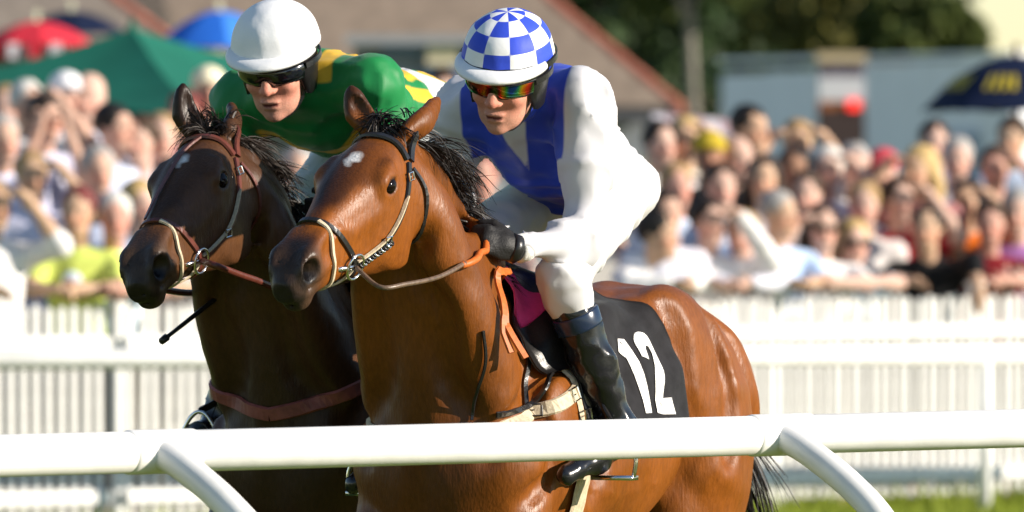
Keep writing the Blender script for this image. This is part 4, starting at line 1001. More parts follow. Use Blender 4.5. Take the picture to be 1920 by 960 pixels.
def leg_prims(J, s, t=0., k=1., frm=0., to=2., t2=None):
    hp_, kn, an = J['hip' + s], J['kn' + s], J['an' + s]; t2 = t if t2 is None else t2
    if to <= 1: return [(cone(hp_, lerp(hp_, kn, to), .085 * k + t, .06 * k + t2), .05)]
    a2 = lerp(kn, an, to - 1)
    return [(cone(hp_, kn, .085 * k + t, .056 * k + t), .05), (cone(kn, lerp(kn, a2, .4), .053 * k + t, .054 * k + t), .03), (cone(lerp(kn, a2, .4), a2, .054 * k + t, .034 * k + t2), .03)]
def put_all(F, L):
    for p in L: F.put(p[0], p[1], len(p) > 2)
def bounds(L, pad=.03):
    lo = np.min([p[0][1] for p in L], axis=0) - pad; hi = np.max([p[0][2] for p in L], axis=0) + pad; return lo, hi
def solid(L, h, base, name, m, parent=None, fine=None, wob=None, relax=1, pad=.03, colf=None, attf=None):
    """prims -> one mesh object with its origin at 'base'"""
    lo, hi = bounds(L, pad)
    ax = [axis(lo[i], hi[i], h, None if fine is None else (fine[0][i], fine[1][i], fine[2])) for i in range(3)]
    F = Field(*ax); put_all(F, L)
    if wob:
        for (a, f, sd) in wob: F.wobble(a, f, sd)
    V, Fq = F.mesh(relax)
    o = mesh_np(name, V - base, Fq, m, parent, col=None if colf is None else np.clip(colf(V), 0, 1), att=None if attf is None else attf(V))
    if parent is None: o.location = [float(x) for x in base]
    return o, F, V
def skin_cols(tone, c, M, s=1., lips=(.42, .14, .11), brow=(.06, .04, .03), flush=.35, eyes=True):
    tone = np.asarray(tone, float)
    def f(V):
        q = (V - c) @ M / s; C = np.tile(tone, (len(V), 1)); C *= 1 + (.07 * noise3(V, 40, 3) + .05 * noise3(V, 150, 5))[:, None] * A(.6, 1, 1)
        near = np.linalg.norm(q, axis=1) < .17
        def mx(col, t):
            nonlocal C; t = (t * near)[:, None]; C = C * (1 - t) + np.asarray(col) * t
        red = tone * A(1.05, .62, .55)
        mx(red, flush * np.maximum(sm((.045 - np.linalg.norm((q - A(.075, .04, -.035)) * A(.6, 1, 1), axis=1)) / .03), sm((.045 - np.linalg.norm((q - A(.075, -.04, -.035)) * A(.6, 1, 1), axis=1)) / .03)))
        mx(red, flush * 1.3 * sm((.026 - np.linalg.norm((q - A(.108, 0, -.03)), axis=1)) / .015))
        mx((.10, .02, .02), sm((.0045 - np.abs(q[:, 2] + .071)) / .002) * sm((.022 - np.abs(q[:, 1])) / .005) * (q[:, 0] > .07)); mx(lips, .7 * sm((np.abs(q[:, 2] + .071) - .003) / .002) * sm((.0085 - np.abs(q[:, 2] + .071)) / .004) * sm((.026 - np.abs(q[:, 1])) / .008) * (q[:, 0] > .07))
        if eyes:
            for sgn in (1, -1):
                mx(brow, .8 * sm((.006 - np.abs(q[:, 2] - .027 + 4 * (np.abs(q[:, 1]) - .03) ** 2)) / .004) * sm((.018 - np.abs(q[:, 1] - sgn * .030)) / .006) * (q[:, 0] > .05))
                mx((.10, .05, .04), .75 * sm((.016 - np.linalg.norm((q - A(.08, sgn * .031, .002)) * A(.5, .8, 1.5), axis=1)) / .008))
        return C
    return f
skin_m = mat('skin', (1, 1, 1), rough=.58, spec=.28, attr=True, vary=.10, vscale=160, bump=.15, bscale=220, sub=.10)
# ------------------------------------------------------------------ jockeys
def helmet(c, M, base, parent, cap_m, s=1., chk=False, seed=0):
    h = lambda x, y, z: c + M @ A(x, y, z) * s - base
    nu, nv = 150, 52; V = []; cm = []
    for j in range(nv):
        e = R(-8) + (R(90) - R(-8)) * j / (nv - 1)
        for i in range(nu):
            a = 2 * math.pi * i / nu
            q = A(.128 * math.cos(e) * math.cos(a) - .012, .108 * math.cos(e) * math.sin(a), .098 * math.sin(e) + .060)
            if e < R(8): q[:2] *= 1 + .03 * (1 - (e + R(8)) / R(16))
            q = q * (1 + .006 * math.sin(a * 11 + seed) * math.cos(e) ** 3 + .006 * noise3(q[None], 45, seed)[0])
            V.append(h(*q)); cm.append(math.sin((a + .20) * 5) * math.sin((e + R(8)) * math.pi / R(98) * 4.0 - .25))
    Fs = [(j * nu + i, j * nu + (i + 1) % nu, (j + 1) * nu + (i + 1) % nu, (j + 1) * nu + i) for j in range(nv - 1) for i in range(nu)]
    o = mesh_np('silk_cap', V, Fs, cap_m, parent, att={'chk': cm} if chk else None)
    F = MB(); nV = []
    n = 30   # peak
    for k in range(n + 1):
        a = R(-74) + R(148) * k / n; ca = math.cos(a) ** .8 if math.cos(a) > 0 else 0
        for (r_, dz) in ((0, .0), (.5, .003), (1, -.002), (1.03, -.007), (1, -.012), (.5, -.008), (0, -.012)):
            ex = .044 * ca * r_
            nV.append(h((.128 + ex) * math.cos(a) - .010, (.107 + ex * .75) * math.sin(a), .056 + dz - .010 * r_ * ca))
    Fs = [(k * 7 + i, k * 7 + i + 1, (k + 1) * 7 + i + 1, (k + 1) * 7 + i) for k in range(n) for i in range(6)]
    pk = mesh_np('cap_peak', nV, Fs, cap_m if not chk else cap_white, parent)
    b = MB(); nV = []   # padded black harness round the head
    for k in range(48):
        a = 2 * math.pi * k / 48; low = -.035 if abs(a - math.pi) > 1.9 else -.075
        front = abs(((a + math.pi) % (2 * math.pi)) - math.pi)
        low = .022 if front < .75 else (-.075 if front > 1.2 else .022 - .097 * (front - .75) / .45)
        for (rr, z) in ((1.0, .075), (1.03, .045), (1.0, low * .5 + .02), (.90, low), (.84, low)):
            nV.append(h(.116 * rr * math.cos(a) - .012, .096 * rr * math.sin(a), z))
    Fs = [(k * 5 + i, ((k + 1) % 48) * 5 + i, ((k + 1) % 48) * 5 + i + 1, k * 5 + i + 1) for k in range(48) for i in range(4)]
    mesh_np('helmet_padding', nV, Fs, leather_b, parent)
    for q in (1, -1):
        P = spline([h(.005, q * .072, -.04), h(.025, q * .060, -.085), h(.050, q * .032, -.116), h(.056, 0, -.122)], 14)
        ribbon(P, P - h(.02, 0, -.06), .016, .004, 'chin_strap', leather_b, parent)
def goggles(c, M, base, parent, lens_m, z=.002, fr=leather_b, out=0., s=1., name='goggles', sz=1.):
    h = lambda x, y, zz: c + M @ A(x, y, zz) * s - base
    nV = []; n = 30; rows = ((-.024, -.006), (-.021, .004), (-.010, .008), (.006, .008), (.018, .004), (.022, -.006))
    for k in range(n + 1):
        a = R(-62) + R(124) * k / n; cut = 1 - .45 * math.exp(-(a / .13) ** 2)
        for (dz, ex) in rows:
            zz = dz * sz * (cut if dz < 0 else 1); nV.append(h((.100 + ex + out) * math.cos(a), (.086 + ex + out) * math.sin(a), z + zz))
    m = len(rows); Fs = [(k * m + i, k * m + i + 1, (k + 1) * m + i + 1, (k + 1) * m + i) for k in range(n) for i in range(m - 1)]
    g = mesh_np(name, nV, Fs, lens_m, parent)
    top = spline([np.asarray(nV[k * m + m - 1]) for k in range(n + 1)], 40); bot = spline([np.asarray(nV[k * m]) for k in range(n + 1)], 40)
    b = MB(); b.tube(np.vstack([top, bot[::-1], top[:1]]), .0035, 6); b.build('goggle_frame', fr, parent, True)
    P = np.array([h((.118 + out) * math.cos(a) - .012, (.099 + out) * math.sin(a), z + .008) for a in np.linspace(R(60), R(300), 40)])
    ribbon(P, P - h(0, 0, z), .018, .003, 'goggle_strap', fr, parent)
def jockey(J, name, label, tone, silk_m, cap_m, attf, lens_m, chk=False, hat_seed=0, brow_gog=False, collar=None):
    base = A(*((J['anL'] + J['anR']) / 2)); base[2] = min(J['toeL'][2], J['toeR'][2]) - .03
    c, M, s = J['head'], J['hM'], J.get('hs', 1.)
    pel = (J['hipL'] + J['hipR']) / 2; ch = (J['shL'] + J['shR']) / 2
    nk = ch + unit(ch - pel) * .03
    body = torso_prims(J, -.02) + sum([arm_prims(J, q, -.006) + leg_prims(J, q, -.012) for q in 'LR'], []) + [(cone(nk, c + M @ A(-.02, 0, -.07), .055, .052), .04)]
    for q in 'LR': body += hand_prims(J['wr' + q], J['hf' + q], J['hl' + q], .92) + [(cone(J['an' + q], J['an' + q] + unit(J['an' + q] - J['kn' + q]) * .04, .03, .02), .02), (cone(J['an' + q] + unit(J['an' + q] - J['kn' + q]) * .045, J['toe' + q], .02, .018), .02)]
    body += head_prims(c, M, s)
    o, F, V = solid(body, .011, base, name, skin_m, None, (c - .16, c + .16, .0042), relax=1, colf=skin_cols(tone, c, M, s))
    tag(o, label, 'jockey', 'jockeys')
    # silks
    sil = torso_prims(J, .024, 1.0) + sum([arm_prims(J, q, .011, 1.90, 1., .008) for q in 'LR'], []) + [(cone(nk, lerp(nk, c + M @ A(-.02, 0, -.07), .45), .062, .058), .03)]
    for q in 'LR': sil += [(ell(lerp(J['el' + q], J['sh' + q], .12), .056), .04), (cone(lerp(J['sh' + q], J['el' + q], .1), lerp(J['sh' + q], J['el' + q], .55), .074, .062), .05)]
    so, SF, _ = solid(sil, .0105, base, 'silks', silk_m, o, wob=[(.0065, 22, 3 + hat_seed), (-(.013 if hat_seed == 1 else .007), 17, 4 + hat_seed), (-(.004 if hat_seed == 1 else .003), 36, 9 + hat_seed)], relax=1, attf=attf)
    for q in 'LR':   # cuffs
        w_ = J['wr' + q]; d = unit(J['el' + q] - w_); b = MB(); b.tube([w_ + d * t - base for t in (.012, .02, .035, .05)], [.033, .036, .037, .036], 18); b.build('cuff', collar, o, True)
    # breeches, boots, gloves
    br = sum([leg_prims(J, q, .006, 1., 0, 1.32) for q in 'LR'], []) + [(p, k) for p, k in [(sweep([pel + unit(pel - ch) * .02, lerp(pel, ch, .35)], [.105, .09], [.155, .13], unit(J['hipL'] - J['hipR']), 3)[i], .05) for i in range(2)]]
    solid(br, .0105, base, 'breeches', breech_m, o, wob=[(.006, 30, 7), (.0035, 70, 8)], relax=1)
    for q in 'LR':
        kn, an, toe = J['kn' + q], J['an' + q], J['toe' + q]; up = unit(kn - an); a0 = lerp(kn, an, .24)
        f = unit(toe - an); heel = an - f * .035 - up * .045
        bt = [(cone(a0, lerp(a0, an, .45), .060, .056), .02), (cone(lerp(a0, an, .45), an, .056, .042), .02), (cone(an, heel, .042, .034), .03), (cone(heel, lerp(heel, toe, .55), .034, .036), .03), (cone(lerp(heel, toe, .55), toe, .036, .026), .03)]
        solid(bt, .0085, base, 'riding_boot', boot_m, o, wob=[(.0028, 30, 5), (-.005, 38, 6)], relax=2)
        b = MB(); b.tube([a0 - up * t - base for t in (-.004, .0, .035, .04)], [.0615, .0635, .0625, .0615], 24); b.build('boot_top', boot_top_m, o, True)
        gl = hand_prims(J['wr' + q], J['hf' + q], J['hl' + q], 1., rad=1.28) + [(cone(J['wr' + q], J['wr' + q] + unit(J['hf' + q]) * .03, .034, .032), .012)]
        solid(gl, .0058, base, 'glove', glove_m, o, relax=1, wob=[(.0012, 90, 3)])
        d = unit(J['hf' + q]); b = MB(); b.tube([J['wr' + q] + d * t - base for t in (-.012, -.008, .012, .016)], [.033, .0385, .0385, .034], 18); b.build('glove_cuff', leather_b, o, True)
    helmet(c, M, base, o, cap_m, s * .95, chk, hat_seed)
    goggles(c, M, base, o, lens_m, .002, out=.0, s=s)
    if brow_gog: goggles(c, M, base, o, visor_m, .036, out=.010, s=s, name='spare_goggles', sz=1.0)
    return o, base
def silk(name, col, masks, rough=.45): return mat(name, col, rough=rough, spec=.25, mask=masks, vary=.05, vscale=14, bump=.8, bscale=9, sheen=.1, ridged=True, stretch=(1, 1, .6))
cap_white = mat('white_silk_cap', (.80, .80, .80), rough=.6, spec=.25, bump=.18, bscale=30)
cap_chk = mat('checked_silk_cap', (.80, .80, .80), rough=.55, spec=.3, mask=[('chk', (.035, .075, .58), .02)], bump=.15, bscale=30)
breech_m = mat('white_breeches', (.66, .65, .65), rough=.6, spec=.25, bump=.6, bscale=10, ridged=True)
cuff_m = mat('white_elastic_cuff', (.74, .73, .70), rough=.7, spec=.2, bump=.3, bscale=90)
gcuff_m = mat('green_elastic_cuff', (.02, .20, .07), rough=.7, spec=.2, bump=.3, bscale=90)
boot_m = mat('boot_leather', (.010, .010, .012), rough=.2, spec=.55, bump=.05, bscale=60)
boot_top_m = mat('navy_boot_top', (.012, .022, .05), rough=.22, spec=.55)
glove_m = mat('black_glove', (.014, .013, .013), rough=.55, spec=.35, bump=.2, bscale=160)
visor_m = mat('dark_visor', (.006, .006, .007), rough=.08, spec=.7, coat=.5)
def mirror_lens(name):
    m = mat(name, (.02, .01, .01), rough=.08, spec=.8, metal=.75); N = m.node_tree.nodes; L = m.node_tree.links; p = N['Principled BSDF']
    tc = N.new('ShaderNodeTexCoord'); mp = N.new('ShaderNodeMapping'); mp.inputs['Scale'].default_value = (16, 16, 9); L.new(tc.outputs['Object'], mp.inputs[0])
    n = N.new('ShaderNodeTexNoise'); n.inputs['Scale'].default_value = 1.0; n.inputs['Detail'].default_value = 1; L.new(mp.outputs[0], n.inputs[0])
    r = N.new('ShaderNodeValToRGB'); L.new(n.outputs[0], r.inputs[0]); e = r.color_ramp.elements
    e[0].position = .30; e[0].color = (.01, .05, .25, 1); e[1].position = .72; e[1].color = (.02, .22, .03, 1)
    for pos, c in ((.38, (.05, .30, .06, 1)), (.46, (.55, .30, .01, 1)), (.53, (.55, .03, .01, 1)), (.61, (.06, .01, .01, 1))): x = e.new(pos); x.color = c
    L.new(r.outputs[0], p.inputs['Base Color']); return m
lens_rainbow = mirror_lens('rainbow_mirror_lens')
lens_dark = mat('black_lens', (.004, .004, .005), rough=.07, spec=.7, coat=.5)
def torso_frame(J):
    pel = (J['hipL'] + J['hipR']) / 2; ch = (J['shL'] + J['shR']) / 2; u = unit(ch - pel); l = J['shL'] - J['shR']; l = unit(l - u * (l @ u)); n = np.cross(l, u); return ch, l, u, n
def blue_mask(J):
    ch, l, u, n = torso_frame(J)
    def f(V):
        q = V - ch; a, b, c = q @ l, q @ u, q @ n
        m = .076 - np.abs(np.abs(a) - .25 * (b + .40))
        m = np.minimum(m, .165 - np.abs(a)); m = np.minimum(m, np.minimum(.19 - c, b + .43))
        return {'vee': m}
    return f
def green_mask(J):
    ch, l, u, n = torso_frame(J)
    def f(V):
        q = V - ch; a, b, c = q @ l, q @ u, q @ n
        m1 = .024 - np.abs(b - (-.125 + .50 * np.abs(a)))
        m2 = np.minimum(.027 - np.abs(np.abs(a) - .095), -c)
        side = np.minimum(np.minimum(.020 - np.abs(c + .01), -.22 - b), np.abs(a) - .08)
        m = np.maximum(np.minimum(m1, c + .02), np.maximum(m2, side)); m = np.minimum(m, .17 - np.abs(a))
        return {'vee': m}
    return f
silk_white = silk('white_blue_silk', (.62, .61, .63), [('vee', (.030, .065, .50), .004)])
silk_green = silk('green_gold_silk', (.010, .19, .050), [('vee', (.70, .42, .03), .004)], .52)
leather_r2 = mat('pinkish_elastic_girth', (.24, .065, .055), rough=.5, spec=.4, vary=.2, vscale=40, bump=.1, bscale=150)
def leg_R(H, x, z, y): return H.wor(A(x, -y, z))
J1 = dict(head=at(950, 140, 23.30), hM=frame(A(-.32, -.88, -.36), roll=-.12), hs=1.12, shL=at(1092, 178, 23.50), shR=at(882, 200, 23.72), elL=at(1098, 452, 23.42), wrL=at(963, 466, 23.22),
          elR=at(832, 345, 23.78), wrR=at(872, 412, 23.52), hipL=at(1170, 350, 23.98), hipR=at(1072, 338, 24.15), knL=at(1052, 522, 23.36), anL=at(1160, 800, 23.45), toeL=at(1062, 893, 23.26),
          knR=leg_R(bay, .04, 1.53, .20), anR=leg_R(bay, -.07, 1.14, .33), toeR=leg_R(bay, .14, 1.0, .33), bend=.025)
J1['hfL'] = unit(at(890, 440, 23.16) - J1['wrL']); J1['hlL'] = A(-.25, .2, 1.); J1['hfR'] = unit(A(.15, -.8, -.4)); J1['hlR'] = A(.5, .3, .8)
jk1, jb1 = jockey(J1, 'jockey', 'jockey in white silks with blue V and blue-checked cap riding the bay horse', (.56, .27, .19), silk_white, cap_chk, blue_mask(J1), lens_rainbow, True, 1, True, cuff_m)
J2 = dict(head=at(520, 119, 24.02), hM=frame(A(-.26, -.90, -.36), roll=.02), hs=1.12, shL=at(696, 152, 24.05), shR=at(458, 186, 24.30), elL=at(748, 330, 24.10), wrL=at(640, 385, 23.95),
          elR=at(430, 330, 24.35), wrR=at(520, 400, 24.15), hipL=at(812, 215, 24.55), hipR=at(708, 205, 24.75), knL=dark.wor(A(.05, .21, 1.53)), anL=dark.wor(A(-.07, .33, 1.14)), toeL=dark.wor(A(.14, .33, 1.0)),
          knR=dark.wor(A(.06, -.22, 1.53)), anR=dark.wor(A(.02, -.36, 1.16)), toeR=dark.wor(A(.22, -.37, 1.08)), bend=.025)
for q in 'LR': J2['hf' + q] = unit(A(-.35, -.85, -.2)); J2['hl' + q] = A(.1, .2, 1.)
jk2, jb2 = jockey(J2, 'jockey', 'jockey in green and gold silks with white cap riding the dark horse', (.58, .28, .20), silk_green, cap_white, green_mask(J2), lens_dark, False, 2, False, gcuff_m)
saddle(bay, 'small black racing saddle with pink pad under the jockey in white', pinkc, {1: bay.loc(at(1152, 893, 23.36)), -1: A(.06, -.33, .98)})
saddle(dark, 'black racing saddle under the jockey in green', blackc, {1: A(.06, .33, .98), -1: A(.12, -.37, 1.04)})
breast_girth(dark, 'red-brown leather breast girth across the dark horse chest', leather_r2, .040, 1.175, 1.42)
breast_girth(bay, 'cream webbing breast girth with black neck strap on the bay horse', leather_t, .040, 1.12, 1.27, True)
b = MB(); p0, p1 = at(455, 520, 24.05), at(303, 640, 23.75); b.tube([lerp(p0, p1, t) for t in np.linspace(0, 1, 10)], list(np.linspace(.0085, .0055, 10)), 8)
wh = empty('whip', p0); o = b.build('shaft', leather_b, wh, True); o.location = -Vector(p0)
b = MB(); b.tube([lerp(p0, p1, t) for t in (.93, .94, 1.0, 1.005)], [.004, .011, .010, .004], 8); o = b.build('flap', leather_b, wh, True); o.location = -Vector(p0)
b = MB(); b.tube([lerp(p0, p1, t) for t in (-.01, 0, .2, .21)], [.005, .012, .012, .008], 10); o = b.build('handle', leather_b, wh, True); o.location = -Vector(p0)
tag(wh, 'thin black whip pointing down in front of the dark horse', 'whip')
# ------------------------------------------------------------------ spectators
HAIR = dict(black=(.012, .010, .009), brown=(.055, .030, .016), dark=(.028, .017, .011), grey=(.36, .34, .32), white=(.62, .60, .56), blond=(.50, .34, .14), fair=(.34, .22, .10), red=(.16, .035, .03), bald=None)
_hm = {}
def hmat(k):
    if k not in _hm: _hm[k] = mat(k + '_hair', HAIR[k], rough=.55, spec=.3, vary=.35, vscale=60, bump=.4, bscale=120)
    return _hm[k]
_cm = {}
def cloth(c):
    if c not in _cm: _cm[c] = mat('cloth_%02d' % len(_cm), c, rough=.8, spec=.15, vary=.08, vscale=18, bump=.3, bscale=30)
    return _cm[c]
TROUSERS = [(.03, .035, .06), (.05, .05, .05), (.10, .09, .07), (.02, .02, .025), (.07, .09, .15)]
shade_m = mat('sunglasses', (.006, .006, .007), rough=.1, spec=.6)
def spectator(i, px, py, pose, yaw, hair, shirt, label, sleeve=.55, tone=(.58, .36, .27), row=None, hat=None, longh=False, glasses=False, pitch=0., hs=1.07, lean=None, over=None):
    rr = random.Random(i * 7 + 1)
    if row is None: row = int(min(5, max(0, round((425 - py) / 62))))
    tf = on_fence(px); fp = PA + PD * tf; d = fp[1] + .30 + ROW * row * .98 + rr.uniform(-.08, .08)
    hc = at(px, py, d); zg = 0. if row == 0 else STEP * row
    base = A(hc[0], hc[1], zg); zh = hc[2] - zg
    if lean is None: lean = .42 if row == 0 and zh < 1.52 else .06
    k = 1.0; u = A(0, -math.sin(lean), math.cos(lean)); hd_off = u * .135 + A(0, -.035, .125)
    shc = A(0, 0, zh) - hd_off; hipc = shc - u * .48; hipc = hipc
    sh0 = -hipc[1] ; hipc = hipc + A(0, 0, 0)
    J = {}; J['hipL'] = hipc + A(.09, 0, 0); J['hipR'] = hipc - A(.09, 0, 0); J['shL'] = shc + A(.175, 0, 0); J['shR'] = shc - A(.175, 0, 0)
    kz = max(.42, hipc[2] * .52); J['bend'] = -.01
    for q, s in (('L', 1), ('R', -1)):
        J['an' + q] = A(s * .10, hipc[1] * .5 + .03, .07); J['kn' + q] = A(s * .10, hipc[1] * .75 - .03, kz)
    head = A(0, 0, zh); M = frame(A(math.sin(R(yaw) * .5), -math.cos(R(yaw) * .5), -.05 + pitch))
    Rt = np.array([[math.cos(R(yaw) * .5), -math.sin(R(yaw) * .5), 0], [math.sin(R(yaw) * .5), math.cos(R(yaw) * .5), 0], [0, 0, 1]])
    # base heading carries the other half of the turn
    fz = 1.17 - zg
    for q, s in (('L', 1), ('R', -1)):
        sh = J['sh' + q]; p = pose if isinstance(pose, str) else pose[0 if s == 1 else 1]
        if p == 'shade': J['el' + q] = sh + A(s * .15, -.17, .05); J['wr' + q] = head + A(s * .135, -.125, .055); J['hf' + q] = unit(A(-s * .85, -.2, .12)); J['hl' + q] = A(0, -.8, .15)
        elif p == 'lean': J['el' + q] = A(s * .24, shc[1] - .16, max(fz + .05, shc[2] - .30)); J['wr' + q] = A(s * .06, shc[1] - .33, fz + .06); J['hf' + q] = unit(A(-s * .7, -.6, -.25)); J['hl' + q] = A(0, -.6, .5)
        elif p == 'hang': J['el' + q] = A(s * .26, shc[1] - .18, fz + .16); J['wr' + q] = A(s * .30, shc[1] - .36, fz + .02); J['hf' + q] = unit(A(s * .1, -.4, -.9)); J['hl' + q] = A(-s, 0, 0)
        elif p == 'clap': J['el' + q] = sh + A(s * .07, -.08, -.27); J['wr' + q] = shc + A(s * .05, -.30, -.16); J['hf' + q] = unit(A(-s * .15, -.5, .8)); J['hl' + q] = A(0, .8, .4)
        elif p == 'bino': J['el' + q] = sh + A(s * .06, -.19, -.20); J['wr' + q] = head + A(s * .075, -.20, -.055); J['hf' + q] = unit(A(-s * .2, .15, .9)); J['hl' + q] = A(0, .9, .0)
        elif p == 'up': J['el' + q] = sh + A(s * .14, -.10, .22); J['wr' + q] = sh + A(s * .02, -.16, .46); J['hf' + q] = unit(A(-s * .2, -.1, .9)); J['hl' + q] = A(-s, 0, 0)
        else: J['el' + q] = sh + A(s * .06, .02, -.28); J['wr' + q] = sh + A(s * .03, -.12, -.50); J['hf' + q] = unit(A(-s * .1, -.4, -.8)); J['hl' + q] = A(-s * .3, -.8, 0)
    nk = shc + u * .04
    body = torso_prims(J, -.015) + sum([arm_prims(J, q) + leg_prims(J, q, -.01) for q in 'LR'], []) + [(cone(nk, head + M @ A(-.02, 0, -.07) * hs, .056, .054), .04)]
    for q in 'LR': body += hand_prims(J['wr' + q], J['hf' + q], J['hl' + q], 1., (.25, .25) if pose != 'bino' else (.9, .9)) + [(cone(J['an' + q], J['an' + q] + A(0, -.14, -.04), .035, .028), .03)]
    body += head_prims(head, M, hs)
    z0 = zh - .75
    lo, hi = bounds(body); F = Field(axis(lo[0], hi[0], .0155), axis(lo[1], hi[1], .0155), axis(lo[2], hi[2], .05, (max(z0, lo[2]), hi[2], .0145))); put_all(F, body); V, Fq = F.mesh(1)
    o = mesh_np('person', V, Fq, skin_m, col=np.clip(skin_cols(tone, head, M, hs, flush=.5)(V), 0, 1)); o.location = [float(x) for x in base]; o.rotation_euler = (0, 0, R(yaw) * .5)
    tag(o, label, 'person', 'spectators behind the picket fence')
    zero = A(0, 0, 0)
    top = torso_prims(J, .012) + sum([arm_prims(J, q, .014, sleeve if sleeve <= 1 else sleeve, 1., .018) for q in 'LR'], []) + [(cone(nk - u * .02, nk + u * .015, .068, .062), .02)]
    solid(top, .020, zero, 'shirt', cloth(shirt), o, wob=[(.006, 28, i), (.003, 60, i + 1)], relax=1)
    pel = hipc; tr = sum([leg_prims(J, q, .014, 1., 0, 1.95) for q in 'LR'], []) + [(ell(pel, A(.155, .105, .12)), .05)]
    solid(tr, .04, zero, 'trousers', cloth(TROUSERS[i % 5]), o, relax=1)
    h = lambda x, y, z: head + M @ A(x, y, z) * hs
    if HAIR[hair] is not None and hat is None or longh:
        hp_ = [(ell(h(-.026, 0, .036), A(.102, .088, .094) * hs, M), .02)]
        if longh: hp_ += [(p, .03) for s in (1, -1) for p in sweep([h(-.03, s * .07, 0), h(-.045, s * .085, -.09), h(-.05, s * .085, -.18)], [.05, .045, .03], [.03, .03, .02], M[:, 1], 5)] + [(ell(h(-.075, 0, -.07), A(.045, .08, .12) * hs, M), .03)]
        hp_ += [(ell(h(.080, 0, -.035), A(.075, .072, .088) * hs, M), .012, True)]
        if not longh: hp_ += [(ell(h(-.02, 0, -.125), A(.14, .12, .085) * hs, M), .015, True)]
        solid(hp_, .013, zero, 'hair', hmat(hair), o, wob=[(.005, 60, i), (.003, 120, i + 2)], relax=0 if not longh else 1)
    if hat:
        kind, hcol = hat; hq = [(ell(h(-.012, 0, .045), A(.108, .090, .085) * hs, M), .01), (ell(h(-.012, 0, -.04), A(.15, .13, .075) * hs, M), .006, True)]
        if kind == 'cap': hq += [(ell(h(.115, 0, .048), A(.062, .062, .009) * hs, M), .006)]
        else: hq += [(ell(h(-.01, 0, .042), A(.175, .155, .010) * hs, M), .012)]
        solid(hq, .011, zero, 'hat', cloth(hcol), o, relax=1)
    if glasses:
        b = MB()
        for s in (1, -1): b.box(h(.094, s * .032, .004), A(.004, .025, .017) * hs, M); b.box(h(.05, s * .066, .010), A(.045, .003, .004) * hs, M)
        b.build('sunglasses', shade_m, o)
    if over is not None:
        b = MB(); b.tube(spline([J['shL'] + A(-.1, -.12, .02), shc + A(0, -.16, -.18), J['shR'] + A(.1, -.12, .02)], 16), .012, 8); b.build('camera_strap', cloth(over), o, True)
    return o
W_ = (.80, .78, .76); LB = (.52, .62, .80); LI = (.62, .62, .78); TAN = (.56, .36, .24); PK = (.60, .39, .31); RD_ = (.56, .31, .24); DK = (.34, .18, .11)
